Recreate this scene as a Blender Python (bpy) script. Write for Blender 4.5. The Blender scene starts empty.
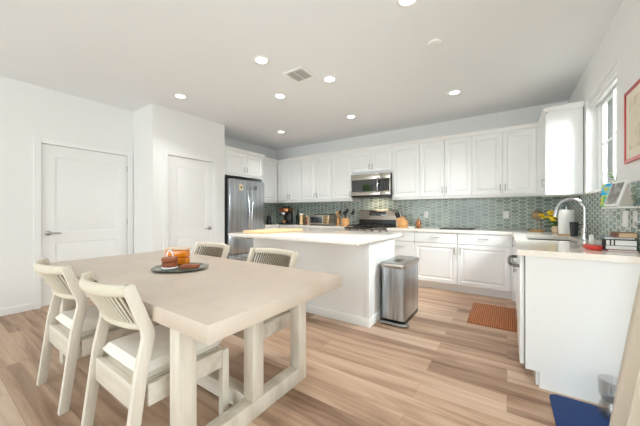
import bpy, bmesh, math, random
from mathutils import Vector, Matrix
random.seed(7)
S = bpy.context.scene
COL = S.collection
PI = math.pi

# ------------------------------------------------------------------ camera, world, daylight, exposure
CAMH = 1.18
CEIL = 2.745
XL, XR, YB, YN = -4.79, 0.71, 5.12, -3.2       # room: left, right, back and near walls
cd = bpy.data.cameras.new('camera'); cam = bpy.data.objects.new('camera', cd); COL.objects.link(cam)
cam.location = (0, 0, CAMH); cam.rotation_euler = (PI / 2, 0, math.radians(34.06))
cd.sensor_width = 36; cd.lens = 36 * 276.6 / 640; cd.clip_start = 0.03
S.camera = cam
S.view_settings.view_transform = 'Standard'; S.view_settings.look = 'None'
S.view_settings.gamma = 1; S.view_settings.use_curve_mapping = False
S.view_settings.exposure = 0.27
S.cycles.max_bounces = 10; S.cycles.diffuse_bounces = 6; S.cycles.glossy_bounces = 4
S.cycles.transmission_bounces = 6; S.cycles.caustics_reflective = False; S.cycles.caustics_refractive = False
S.cycles.sample_clamp_indirect = 6

w = bpy.data.worlds.new('sky'); S.world = w; w.use_nodes = True
bg = w.node_tree.nodes['Background']; bg.inputs[0].default_value = (0.86, 0.93, 1.0, 1); bg.inputs[1].default_value = 2.2

def area(name, loc, rot, sx, sy, watts, col):
    l = bpy.data.lights.new(name, 'AREA'); l.shape = 'RECTANGLE'; l.size = sx; l.size_y = sy
    l.energy = watts; l.color = col
    o = bpy.data.objects.new(name, l); COL.objects.link(o); o.location = loc; o.rotation_euler = rot
    return o
area('fill_garden_door', (-2.2, -3.42, 1.25), (PI / 2, 0, 0), 3.5, 2.3, 88, (0.87, 0.94, 1.0))  # added fill lamp outside an unseen door in the near wall
area('daylight_tall_window', (XL - 0.4, -1.25, 1.0), (PI / 2, 0, -PI / 2), 1.0, 1.6, 8, (0.89, 0.95, 1.0))
area('daylight_side_door', (0.98, 0.55, 1.25), (PI / 2, 0, PI / 2), 2.6, 2.3, 64, (0.86, 0.935, 1.0))
sw_ = area('daylight_sink_window', (1.6, 1.7, 2.2), (0, 0, 0), 1.3, 1.1, 12, (0.90, 0.955, 1.0))
sw_.rotation_euler = (Vector((0.45, 4.1, 1.7)) - sw_.location).to_track_quat('-Z', 'Y').to_euler()

sl = bpy.data.lights.new('sun', 'SUN'); sl.energy = 9; sl.angle = 0.01; sl.color = (1.0, 0.96, 0.9)
so_ = bpy.data.objects.new('sun', sl); COL.objects.link(so_); so_.rotation_euler = Vector((-0.5, 0.1, -0.86)).to_track_quat('-Z', 'Y').to_euler()
sw2 = area('daylight_sink_window', (1.95, 3.4, 2.75), (0, 0, 0), 1.3, 1.2, 330, (0.95, 0.98, 1.0))
sw2.rotation_euler = (Vector((-0.6, 3.2, 0.7)) - sw2.location).to_track_quat('-Z', 'Y').to_euler()

# ------------------------------------------------------------------ materials
def lin(c):
    return tuple(((v / 255) / 12.92 if v / 255 <= 0.04045 else ((v / 255 + 0.055) / 1.055) ** 2.4) for v in c) + (1,)
def new_mat(name):
    m = bpy.data.materials.new(name); m.use_nodes = True
    return m, m.node_tree.nodes, m.node_tree.links, m.node_tree.nodes['Principled BSDF']
def plain(name, c, rough=0.5, metal=0.0, bump=0.0, bscale=60, var=0.0, coat=0.0):
    m, N, L, B = new_mat(name)
    B.inputs['Base Color'].default_value = lin(c); B.inputs['Roughness'].default_value = rough
    B.inputs['Metallic'].default_value = metal
    if coat: B.inputs['Coat Weight'].default_value = coat; B.inputs['Coat Roughness'].default_value = 0.1
    tc = N.new('ShaderNodeTexCoord'); nz = N.new('ShaderNodeTexNoise'); nz.inputs['Scale'].default_value = bscale
    nz.inputs['Detail'].default_value = 3
    L.new(tc.outputs['Object'], nz.inputs['Vector'])
    if var:
        mx = N.new('ShaderNodeMix'); mx.data_type = 'RGBA'
        mx.inputs[6].default_value = lin(tuple(max(0, v * (1 - var)) for v in c)); mx.inputs[7].default_value = lin(tuple(min(255, v * (1 + var)) for v in c))
        L.new(nz.outputs['Fac'], mx.inputs[0]); L.new(mx.outputs[2], B.inputs['Base Color'])
    if bump:
        b = N.new('ShaderNodeBump'); b.inputs['Strength'].default_value = bump; b.inputs['Distance'].default_value = 0.01
        L.new(nz.outputs['Fac'], b.inputs['Height']); L.new(b.outputs['Normal'], B.inputs['Normal'])
    return m
def streaky(name, c1, c2, scale, rough=0.5, metal=0.0, bump=0.05, detail=4, coat=0.0):
    """grain or brushing: noise stretched by the scale vector"""
    m, N, L, B = new_mat(name)
    B.inputs['Roughness'].default_value = rough; B.inputs['Metallic'].default_value = metal
    tc = N.new('ShaderNodeTexCoord'); mp = N.new('ShaderNodeMapping'); mp.inputs['Scale'].default_value = scale
    nz = N.new('ShaderNodeTexNoise'); nz.inputs['Scale'].default_value = 1; nz.inputs['Detail'].default_value = detail
    L.new(tc.outputs['Object'], mp.inputs['Vector']); L.new(mp.outputs[0], nz.inputs['Vector'])
    r = N.new('ShaderNodeValToRGB'); r.color_ramp.elements[0].position = 0.3; r.color_ramp.elements[1].position = 0.7
    r.color_ramp.elements[0].color = lin(c1); r.color_ramp.elements[1].color = lin(c2)
    L.new(nz.outputs['Fac'], r.inputs[0]); L.new(r.outputs[0], B.inputs['Base Color'])
    if bump:
        b = N.new('ShaderNodeBump'); b.inputs['Strength'].default_value = bump; b.inputs['Distance'].default_value = 0.004
        L.new(nz.outputs['Fac'], b.inputs['Height']); L.new(b.outputs['Normal'], B.inputs['Normal'])
    if coat: B.inputs['Coat Weight'].default_value = coat
    return m
def math_node(N, L, op, a, b=None, c=None):
    n = N.new('ShaderNodeMath'); n.operation = op
    for i, v in enumerate((a, b, c)):
        if v is None: continue
        if isinstance(v, (int, float)): n.inputs[i].default_value = v
        else: L.new(v, n.inputs[i])
    return n.outputs[0]
def hex_tile(name, axis):
    m, N, L, B = new_mat(name)
    tc = N.new('ShaderNodeTexCoord'); sp = N.new('ShaderNodeSeparateXYZ'); L.new(tc.outputs['Object'], sp.inputs[0])
    M = lambda op, a, b=None, c=None: math_node(N, L, op, a, b, c)
    u = M('DIVIDE', sp.outputs[axis], 0.112); v = M('DIVIDE', sp.outputs[2], 0.0535)
    R = 1.7320508
    def cell(ou, ov):
        a = M('ADD', u, ou + 500 * R); b = M('ADD', v, ov + 500)
        gu = M('SUBTRACT', M('FLOORED_MODULO', a, R), R / 2); gv = M('SUBTRACT', M('FLOORED_MODULO', b, 1.0), 0.5)
        return gu, gv, M('ADD', M('MULTIPLY', gu, gu), M('MULTIPLY', gv, gv))
    au, av, ad = cell(0, 0); bu, bv, bd = cell(R / 2, 0.5)
    pick = M('LESS_THAN', ad, bd)
    def mixv(p, q): return M('ADD', M('MULTIPLY', p, pick), M('MULTIPLY', q, M('SUBTRACT', 1.0, pick)))
    gu, gv = mixv(au, bu), mixv(av, bv)
    cu, cv = M('SUBTRACT', u, gu), M('SUBTRACT', v, gv)
    gua, gva = M('ABSOLUTE', gu), M('ABSOLUTE', gv)
    d = M('MAXIMUM', gva, M('ADD', M('MULTIPLY', gua, 0.8660254), M('MULTIPLY', gva, 0.5)))
    edge = N.new('ShaderNodeMapRange'); edge.inputs[1].default_value = 0.435; edge.inputs[2].default_value = 0.465
    edge.inputs[3].default_value = 0; edge.inputs[4].default_value = 1; L.new(d, edge.inputs[0])
    cb = N.new('ShaderNodeCombineXYZ'); L.new(cu, cb.inputs[0]); L.new(cv, cb.inputs[1])
    rnd = N.new('ShaderNodeMapping'); rnd.inputs['Scale'].default_value = (1.1547 * 2, 2, 1)
    wn = N.new('ShaderNodeTexWhiteNoise'); wn.noise_dimensions = '2D'
    sn = N.new('ShaderNodeVectorMath'); sn.operation = 'SNAP'; sn.inputs[1].default_value = (0.2, 0.2, 0.2)
    L.new(cb.outputs[0], sn.inputs[0]); L.new(sn.outputs[0], wn.inputs['Vector'])
    nz = N.new('ShaderNodeTexNoise'); nz.inputs['Scale'].default_value = 26; nz.inputs['Detail'].default_value = 3
    L.new(tc.outputs['Object'], nz.inputs['Vector'])
    f = M('ADD', M('MULTIPLY', wn.outputs['Value'], 0.55), M('MULTIPLY', nz.outputs['Fac'], 0.45))
    r = N.new('ShaderNodeValToRGB'); e = r.color_ramp.elements
    e[0].position = 0.15; e[0].color = lin((118, 132, 125)); e[1].position = 0.85; e[1].color = lin((168, 181, 172))
    e2 = e.new(0.5); e2.color = lin((141, 156, 149))
    L.new(f, r.inputs[0])
    mx = N.new('ShaderNodeMix'); mx.data_type = 'RGBA'; L.new(edge.outputs[0], mx.inputs[0])
    L.new(r.outputs[0], mx.inputs[6]); mx.inputs[7].default_value = lin((222, 222, 214))
    L.new(mx.outputs[2], B.inputs['Base Color'])
    rg = N.new('ShaderNodeMapRange'); L.new(edge.outputs[0], rg.inputs[0]); rg.inputs[3].default_value = 0.16; rg.inputs[4].default_value = 0.7
    L.new(rg.outputs[0], B.inputs['Roughness'])
    b = N.new('ShaderNodeBump'); b.inputs['Strength'].default_value = 0.35; b.inputs['Distance'].default_value = 0.004; b.invert = True
    hh = M('ADD', edge.outputs[0], M('MULTIPLY', nz.outputs['Fac'], 0.5))
    L.new(hh, b.inputs['Height']); L.new(b.outputs['Normal'], B.inputs['Normal'])
    return m
def plank_floor():
    m, N, L, B = new_mat('oak_planks')
    tc = N.new('ShaderNodeTexCoord')
    br = N.new('ShaderNodeTexBrick'); br.offset = 0.37; br.squash = 1
    br.inputs['Scale'].default_value = 1; br.inputs['Brick Width'].default_value = 1.35; br.inputs['Row Height'].default_value = 0.18
    br.inputs['Mortar Size'].default_value = 0.001; br.inputs['Mortar Smooth'].default_value = 0.1; br.inputs['Bias'].default_value = 0.0
    br.inputs['Color1'].default_value = (0, 0, 0, 1); br.inputs['Color2'].default_value = (1, 1, 1, 1); br.inputs['Mortar'].default_value = (0.5, 0.5, 0.5, 1)
    L.new(tc.outputs['Object'], br.inputs['Vector'])
    # grain
    mp = N.new('ShaderNodeMapping'); mp.inputs['Scale'].default_value = (0.55, 7, 1); L.new(tc.outputs['Object'], mp.inputs['Vector'])
    off = N.new('ShaderNodeVectorMath'); off.operation = 'MULTIPLY_ADD'; off.inputs[1].default_value = (7.3, 3.1, 5.7)
    L.new(br.outputs['Color'], off.inputs[0]); L.new(mp.outputs[0], off.inputs[2])
    g = N.new('ShaderNodeTexNoise'); g.inputs['Scale'].default_value = 1.4; g.inputs['Detail'].default_value = 8; g.inputs['Roughness'].default_value = 0.62; g.inputs['Distortion'].default_value = 0.6
    L.new(off.outputs[0], g.inputs['Vector'])
    bw = N.new('ShaderNodeSeparateColor'); L.new(br.outputs['Color'], bw.inputs[0])
    f = math_node(N, L, 'ADD', math_node(N, L, 'MULTIPLY', bw.outputs[0], 0.24), math_node(N, L, 'MULTIPLY', g.outputs['Fac'], 0.80))
    r = N.new('ShaderNodeValToRGB'); e = r.color_ramp.elements
    e[0].position = 0.30; e[0].color = lin((118, 87, 64)); e[1].position = 0.80; e[1].color = lin((220, 196, 174))
    k = e.new(0.5); k.color = lin((182, 151, 126))
    L.new(f, r.inputs[0])
    mx = N.new('ShaderNodeMix'); mx.data_type = 'RGBA'; L.new(br.outputs['Fac'], mx.inputs[0]); L.new(r.outputs[0], mx.inputs[6]); mx.inputs[7].default_value = lin((138, 106, 82))
    L.new(mx.outputs[2], B.inputs['Base Color']); B.inputs['Roughness'].default_value = 0.42
    b = N.new('ShaderNodeBump'); b.inputs['Strength'].default_value = 0.08; b.inputs['Distance'].default_value = 0.003
    L.new(g.outputs['Fac'], b.inputs['Height']); L.new(b.outputs['Normal'], B.inputs['Normal'])
    return m
def glass_mat(name, tint=(0.97, 0.99, 0.98, 1), refl=0.1, alpha_rough=0.02):
    m, N, L, B = new_mat(name)
    N.remove(B); out = N['Material Output']
    t = N.new('ShaderNodeBsdfTransparent'); t.inputs[0].default_value = tint
    g = N.new('ShaderNodeBsdfGlossy'); g.inputs['Roughness'].default_value = alpha_rough
    fr = N.new('ShaderNodeLayerWeight'); fr.inputs[0].default_value = 0.5
    ad = math_node(N, L, 'MULTIPLY_ADD', math_node(N, L, 'POWER', fr.outputs[1], 4.0), 0.5, 0.03 + refl * 0.1)
    mx = N.new('ShaderNodeMixShader'); L.new(ad, mx.inputs[0]); L.new(t.outputs[0], mx.inputs[1]); L.new(g.outputs[0], mx.inputs[2])
    L.new(mx.outputs[0], out.inputs[0])
    return m
def emit(name, c, s):
    m, N, L, B = new_mat(name)
    B.inputs['Base Color'].default_value = lin(c); B.inputs['Emission Color'].default_value = lin(c); B.inputs['Emission Strength'].default_value = s
    return m
def striped(name, c1, c2, axis, freq, rough=0.7, c3=None):
    m, N, L, B = new_mat(name); B.inputs['Roughness'].default_value = rough
    tc = N.new('ShaderNodeTexCoord'); sp = N.new('ShaderNodeSeparateXYZ'); L.new(tc.outputs['Object'], sp.inputs[0])
    s = math_node(N, L, 'SINE', math_node(N, L, 'MULTIPLY', sp.outputs[axis], freq * 2 * PI))
    nz = N.new('ShaderNodeTexNoise'); mp = N.new('ShaderNodeMapping')
    sc = [3, 3, 3]; sc[axis] = freq * 1.2; mp.inputs['Scale'].default_value = sc; nz.inputs['Scale'].default_value = 1; nz.inputs['Detail'].default_value = 2
    L.new(tc.outputs['Object'], mp.inputs['Vector']); L.new(mp.outputs[0], nz.inputs['Vector'])
    f = math_node(N, L, 'ADD', math_node(N, L, 'MULTIPLY_ADD', s, 0.28, 0.28), math_node(N, L, 'MULTIPLY', nz.outputs['Fac'], 0.5))
    r = N.new('ShaderNodeValToRGB'); r.color_ramp.elements[0].position = 0.2; r.color_ramp.elements[1].position = 0.8
    r.color_ramp.elements[0].color = lin(c1); r.color_ramp.elements[1].color = lin(c2); L.new(f, r.inputs[0]); L.new(r.outputs[0], B.inputs['Base Color'])
    b = N.new('ShaderNodeBump'); b.inputs['Strength'].default_value = 0.5; b.inputs['Distance'].default_value = 0.004
    L.new(s, b.inputs['Height']); L.new(b.outputs['Normal'], B.inputs['Normal'])
    return m
def patches(name, cols, scale, rough=0.5):
    m, N, L, B = new_mat(name); B.inputs['Roughness'].default_value = rough
    tc = N.new('ShaderNodeTexCoord'); nz = N.new('ShaderNodeTexNoise'); nz.inputs['Scale'].default_value = scale; nz.inputs['Detail'].default_value = 4
    L.new(tc.outputs['Object'], nz.inputs['Vector'])
    r = N.new('ShaderNodeValToRGB'); e = r.color_ramp.elements; n = len(cols)
    e[0].position = 0.3; e[0].color = lin(cols[0]); e[1].position = 0.7; e[1].color = lin(cols[-1])
    for i in range(1, n - 1):
        q = e.new(0.3 + 0.4 * i / (n - 1)); q.color = lin(cols[i])
    L.new(nz.outputs['Fac'], r.inputs[0]); L.new(r.outputs[0], B.inputs['Base Color'])
    return m

M_WALL = plain('wall_paint', (239, 239, 238), 0.75, bump=0.03, bscale=120)
M_CEIL = plain('ceiling_paint', (236, 238, 240), 0.85, bump=0.03, bscale=120)
M_TRIM = plain('trim_paint', (241, 241, 240), 0.4)
M_DOOR = plain('door_paint', (239, 239, 238), 0.4)
M_CAB = plain('cabinet_paint', (242, 243, 243), 0.35)
M_FLOOR = plank_floor()
M_TILE_B = hex_tile('picket_tile_back', 0)
M_TILE_R = hex_tile('picket_tile_side', 1)
M_QUARTZ = patches('quartz_top', [(246, 239, 229), (250, 244, 236), (243, 235, 224)], 14, 0.1)
M_STEEL = streaky('brushed_steel', (164, 170, 176), (210, 215, 220), (40, 40, 1.5), 0.28, 1.0, 0.02)
M_STEELH = streaky('brushed_steel_flat', (160, 152, 142), (205, 197, 188), (2, 2, 60), 0.28, 1.0, 0.02)
M_CHROME = plain('chrome', (215, 217, 220), 0.08, 1.0)
M_NICKEL = plain('satin_nickel', (175, 173, 170), 0.3, 1.0)
M_BLACK = plain('black_plastic', (22, 22, 23), 0.35)
M_BLACKG = plain('black_glass', (10, 10, 11), 0.04)
M_BLACKG.node_tree.nodes['Principled BSDF'].inputs['IOR'].default_value = 1.9
M_DKGREY = plain('dark_grey', (60, 61, 64), 0.4)
M_TABLE = patches('table_top_stone', [(194, 178, 162), (201, 186, 171), (197, 182, 166)], 5, 0.36)
M_WASH = streaky('whitewashed_wood', (200, 189, 172), (226, 218, 205), (14, 14, 2.2), 0.55, 0, 0.12)
M_WASHX = streaky('whitewashed_wood_beam', (200, 189, 172), (226, 218, 205), (2.2, 14, 14), 0.55, 0, 0.12)
M_ROPE = plain('woven_rope', (214, 204, 186), 0.85, bump=0.4, bscale=220, var=0.06)
M_CUSH = plain('cream_cushion', (240, 234, 224), 0.9, bump=0.25, bscale=300)
M_WOOD = streaky('honey_wood', (196, 140, 84), (224, 174, 116), (6, 6, 40), 0.5)
M_BOARD = streaky('maple_board', (222, 190, 142), (236, 208, 164), (30, 2, 2), 0.5)
M_BAMBOO = striped('bamboo_slats', (104, 56, 28), (190, 118, 68), 0, 52)
M_BLUE = plain('navy_rubber', (12, 50, 104), 0.75, bump=0.2, bscale=90, var=0.2)
M_LINEN = plain('linen_fabric', (240, 234, 226), 0.9, bump=0.5, bscale=260, var=0.04)
_n, _l = M_LINEN.node_tree.nodes, M_LINEN.node_tree.links
_t = _n.new('ShaderNodeBsdfTranslucent'); _t.inputs[0].default_value = lin((238, 230, 218)); _m = _n.new('ShaderNodeMixShader'); _m.inputs[0].default_value = 0.6
_l.new(_n['Principled BSDF'].outputs[0], _m.inputs[1]); _l.new(_t.outputs[0], _m.inputs[2]); _l.new(_m.outputs[0], _n['Material Output'].inputs[0])
M_GLASS = glass_mat('window_glass')
M_CLEAR = glass_mat('clear_plastic', (0.97, 0.972, 0.97, 1), 0.5, 0.2)
M_RED = plain('red_silicone', (206, 58, 46), 0.5)
M_REDF = plain('red_lacquer', (190, 52, 48), 0.35)
M_WHITE = plain('white_plastic', (240, 240, 238), 0.4)
M_PAPER = plain('paper', (246, 245, 242), 0.85, bump=0.2, bscale=90)
M_COPPER = plain('copper', (176, 118, 82), 0.25, 1.0)
M_BRONZE = plain('bronze_mesh', (176, 150, 116), 0.4, 0.5, bump=0.6, bscale=180)
M_BRASS = plain('brass', (198, 170, 128), 0.3, 0.9)
M_LIGHT = emit('lamp_diffuser', (255, 250, 240), 9.0)
M_LEAF = patches('leaves', [(40, 66, 26), (66, 98, 40), (96, 130, 58)], 18, 0.6)
M_YELLOW = plain('yellow_petals', (238, 200, 30), 0.6)
M_TERRA = plain('pale_clay', (222, 196, 168), 0.7, var=0.05)
M_PLATTER = patches('dark_marble', [(44, 52, 46), (84, 92, 82), (150, 152, 138)], 16, 0.12)
M_PUMPKIN = plain('orange_ceramic', (226, 132, 22), 0.25, coat=0.4)
M_BROWN = streaky('brown_leather', (120, 60, 34), (166, 92, 56), (8, 8, 30), 0.45)
M_PICT = patches('aged_print', [(226, 214, 192), (232, 224, 206), (206, 188, 164)], 9, 0.7)
M_HEDGE = patches('hedge_leaves', [(50, 82, 30), (98, 140, 60), (150, 186, 100)], 7, 0.7)
M_PAVE = plain('paving', (168, 162, 152), 0.9, var=0.08, bscale=4)
M_STUCCO = plain('stucco', (84, 90, 86), 0.9, bump=0.3, bscale=40)

# ------------------------------------------------------------------ mesh builder
class MB:
    def __init__(s): s.bm = bmesh.new()
    def _merge(s, b):
        me = bpy.data.meshes.new('tmp'); b.to_mesh(me); b.free(); s.bm.from_mesh(me); bpy.data.meshes.remove(me)
    def box(s, x0, y0, z0, x1, y1, z1, bev=0.0, seg=2, mat=None):
        b = bmesh.new(); bmesh.ops.create_cube(b, size=1)
        sx, sy, sz = abs(x1 - x0), abs(y1 - y0), abs(z1 - z0)
        for v in b.verts: v.co = Vector(((x0 + x1) / 2 + v.co.x * sx, (y0 + y1) / 2 + v.co.y * sy, (z0 + z1) / 2 + v.co.z * sz))
        if bev: bmesh.ops.bevel(b, geom=b.edges[:], offset=min(bev, 0.45 * min(sx, sy, sz)), segments=seg, affect='EDGES', profile=0.5)
        if mat is not None: b.transform(mat)
        s._merge(b); return s
    def prism(s, pts, axis, a, c, bev=0.0, seg=2):
        """2D polygon extruded along axis (0,1,2) from a to c; the 2D coords fill the other axes in order"""
        b = bmesh.new()
        def P(p, t):
            q = list(p); q.insert(axis, t); return Vector(q)
        v0 = [b.verts.new(P(p, a)) for p in pts]; v1 = [b.verts.new(P(p, c)) for p in pts]
        n = len(pts)
        b.faces.new(v0); b.faces.new(v1[::-1])
        for i in range(n): b.faces.new((v0[i], v1[i], v1[(i + 1) % n], v0[(i + 1) % n]))
        bmesh.ops.recalc_face_normals(b, faces=b.faces[:])
        if bev: bmesh.ops.bevel(b, geom=b.edges[:], offset=bev, segments=seg, affect='EDGES', profile=0.5)
        s._merge(b); return s
    def tube(s, pts, r, seg=10, closed=False, flat=None):
        pts = [Vector(p) for p in pts]; n = len(pts); b = bmesh.new(); rings = []
        rad = r if isinstance(r, (list, tuple)) else [r] * n
        up = None
        for i, p in enumerate(pts):
            if closed: t = (pts[(i + 1) % n] - pts[i - 1]).normalized()
            else: t = (pts[min(i + 1, n - 1)] - pts[max(i - 1, 0)]).normalized()
            if up is None:
                up = Vector((0, 0, 1)) if abs(t.z) < 0.9 else Vector((1, 0, 0))
            side = t.cross(up).normalized(); up = side.cross(t).normalized()
            fa, fb = flat if flat else (1, 1)
            rings.append([b.verts.new(p + (side * math.cos(2 * PI * k / seg) * fa + up * math.sin(2 * PI * k / seg) * fb) * rad[i]) for k in range(seg)])
        for i in range(n if closed else n - 1):
            A, B_ = rings[i], rings[(i + 1) % n]
            for k in range(seg): b.faces.new((A[k], A[(k + 1) % seg], B_[(k + 1) % seg], B_[k]))
        if not closed: b.faces.new(rings[0][::-1]); b.faces.new(rings[-1])
        bmesh.ops.recalc_face_normals(b, faces=b.faces[:])
        s._merge(b); return s
    def lathe(s, prof, c=(0, 0, 0), seg=32, mat=None):
        b = bmesh.new(); rings = []
        for r, z in prof:
            if r < 1e-6: rings.append([b.verts.new((0, 0, z))])
            else: rings.append([b.verts.new((r * math.cos(2 * PI * k / seg), r * math.sin(2 * PI * k / seg), z)) for k in range(seg)])
        for A, B_ in zip(rings, rings[1:]):
            for k in range(seg):
                q = (k + 1) % seg
                if len(A) == 1 and len(B_) == 1: continue
                if len(A) == 1: b.faces.new((A[0], B_[q], B_[k]))
                elif len(B_) == 1: b.faces.new((A[k], A[q], B_[0]))
                else: b.faces.new((A[k], A[q], B_[q], B_[k]))
        bmesh.ops.recalc_face_normals(b, faces=b.faces[:])
        if mat is not None: b.transform(mat)
        for v in b.verts: v.co += Vector(c)
        s._merge(b); return s
    def cyl(s, c, r, h, seg=24, bev=0.0):
        p = [(0, 0), (r - bev, 0), (r, bev), (r, h - bev), (r - bev, h), (0, h)] if bev else [(0, 0), (r, 0), (r, h), (0, h)]
        return s.lathe(p, c, seg)
    def ball(s, c, rx, ry=None, rz=None, seg=16):
        ry = ry or rx; rz = rz or rx
        b = bmesh.new(); bmesh.ops.create_uvsphere(b, u_segments=seg, v_segments=max(6, seg // 2), radius=1)
        for v in b.verts: v.co = Vector((c[0] + v.co.x * rx, c[1] + v.co.y * ry, c[2] + v.co.z * rz))
        s._merge(b); return s
    def rings(s, x0, z0, x1, z1, steps, back=0.0):
        """a front panel in the xz plane facing -y: steps = (inset, depth towards the viewer)"""
        b = bmesh.new(); R = []
        for ins, d in [(0, back)] + list(steps):
            R.append([b.verts.new((x, -d, z)) for x, z in ((x0 + ins, z0 + ins), (x1 - ins, z0 + ins), (x1 - ins, z1 - ins), (x0 + ins, z1 - ins))])
        for A, B_ in zip(R, R[1:]):
            for k in range(4): b.faces.new((A[k], A[(k + 1) % 4], B_[(k + 1) % 4], B_[k]))
        b.faces.new(R[-1]); b.faces.new(R[0][::-1])
        bmesh.ops.recalc_face_normals(b, faces=b.faces[:])
        s._merge(b); return s
    def xf(s, m): s.bm.transform(m); return s
    def build(s, name, mat, parent=None, smooth=True):
        me = bpy.data.meshes.new(name); s.bm.to_mesh(me); s.bm.free()
        if smooth:
            me.shade_smooth(); me.set_sharp_from_angle(angle=math.radians(38))
        o = bpy.data.objects.new(name, me); COL.objects.link(o); me.materials.append(mat)
        if parent is not None: o.parent = parent
        return o

def tag(o, label=None, cat=None, group=None, kind=None):
    if label: o['label'] = label
    if cat: o['category'] = cat
    if group: o['group'] = group
    if kind: o['kind'] = kind
    return o
def root(name, label, cat, loc, rz=0.0, group=None):
    o = bpy.data.objects.new(name, None); COL.objects.link(o); o.empty_display_size = 0.05
    o.location = loc; o.rotation_euler = (0, 0, rz)
    return tag(o, label, cat, group)
def struct(name, mb, mat, parent=None, smooth=False):
    o = mb.build(name, mat, parent, smooth)
    if parent is None: o['kind'] = 'structure'
    return o
def copy_tree(o, parent=None):
    c = o.copy(); COL.objects.link(c)
    if parent is not None: c.parent = parent
    for ch in list(o.children): copy_tree(ch, c)
    return c
def arc(cx, cz, r, a0, a1, n): return [(cx + r * math.cos(a0 + (a1 - a0) * i / n), cz + r * math.sin(a0 + (a1 - a0) * i / n)) for i in range(n + 1)]

# ------------------------------------------------------------------ room shell
T = 0.16
struct('floor', MB().box(XL - T, YN - T, -0.1, XR + T, YB + T, 0), M_FLOOR)
struct('ceiling', MB().box(XL - T, YN - T, CEIL, XR + T, YB + T, CEIL + 0.12), M_CEIL)
wb = struct('wall_back', MB().box(XL - T, YB, 0, XR + T, YB + T, CEIL), M_WALL)
PY0, PY1, PX = 1.93, 3.14, -4.18                # the pantry box
DY0, DY1, DH = 0.905, 1.85, 2.05                # closet door in the left wall
WL0, WL1 = -1.75, -0.75                           # tall window behind the camera
m = MB().box(XL - T, YN - T, 0, XL, WL0, CEIL).box(XL - T, WL0, 0, XL, WL1, 0.25).box(XL - T, WL0, 2.45, XL, WL1, CEIL)
m.box(XL - T, WL1, 0, XL, DY0, CEIL).box(XL - T, DY0, DH, XL, DY1, CEIL).box(XL - T, DY1, 0, XL, YB + T, CEIL)
wl = struct('wall_left', m, M_WALL)
P0, P1 = 2.145, 2.912                           # pantry door opening
m = MB().box(XL, PY0, 0, PX, PY0 + 0.1, CEIL).box(XL, PY1 - 0.1, 0, PX, PY1, CEIL)
m.box(PX - 0.1, PY0 + 0.1, 0, PX, P0, CEIL).box(PX - 0.1, P1, 0, PX, PY1 - 0.1, CEIL).box(PX - 0.1, P0, DH, PX, P1, CEIL)
struct('wall_pantry', m, M_WALL)
SW0, SW1, SZ0, SZ1 = 3.08, 4.09, 1.39, 2.385    # window over the sink
RD0, RD1 = -0.75, 1.85                            # glass door beside the camera
m = MB().box(XR, YN - T, 0, XR + T, RD0, CEIL).box(XR, RD0, 2.4, XR + T, RD1, CEIL).box(XR, RD1, 0, XR + T, SW0, CEIL)
m.box(XR, SW0, 0, XR + T, SW1, SZ0).box(XR, SW0, SZ1, XR + T, SW1, CEIL).box(XR, SW1, 0, XR + T, YB + T, CEIL)
wr = struct('wall_right', m, M_WALL)
struct('wall_near', MB().box(XL - T, YN - T, 0, -4.0, YN, CEIL).box(-0.4, YN - T, 0, XR + T, YN, CEIL).box(-4.0, YN - T, 2.42, -0.4, YN, CEIL), M_WALL)

def baseboard(name, segs):
    mb = MB()
    for x0, y0, x1, y1 in segs: mb.box(x0, y0, 0, x1, y1, 0.085, 0.004)
    struct(name, mb, M_TRIM)
baseboard('baseboard_left', [(XL, YN, XL + 0.014, DY0 - 0.075), (XL, DY1 + 0.075, XL + 0.014, PY0)])
baseboard('baseboard_pantry', [(XL + 0.014, PY0 - 0.014, PX + 0.014, PY0), (PX, PY0, PX + 0.014, P0 - 0.075), (PX, P1 + 0.075, PX + 0.014, PY1)])
baseboard('baseboard_right', [(XR - 0.014, RD1 + 0.02, XR, 2.36)])

def casing(name, y0, y1, h, x):
    wd, d = 0.068, 0.014
    mb = MB().box(x, y0 - wd, 0, x + d, y0, h + wd, 0.004).box(x, y1, 0, x + d, y1 + wd, h + wd, 0.004).box(x, y0, h, x + d, y1, h + wd, 0.004)
    return struct(name, mb, M_TRIM)
casing('trim_1', DY0, DY1, DH, XL); casing('trim_2', P0, P1, DH, PX)

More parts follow.
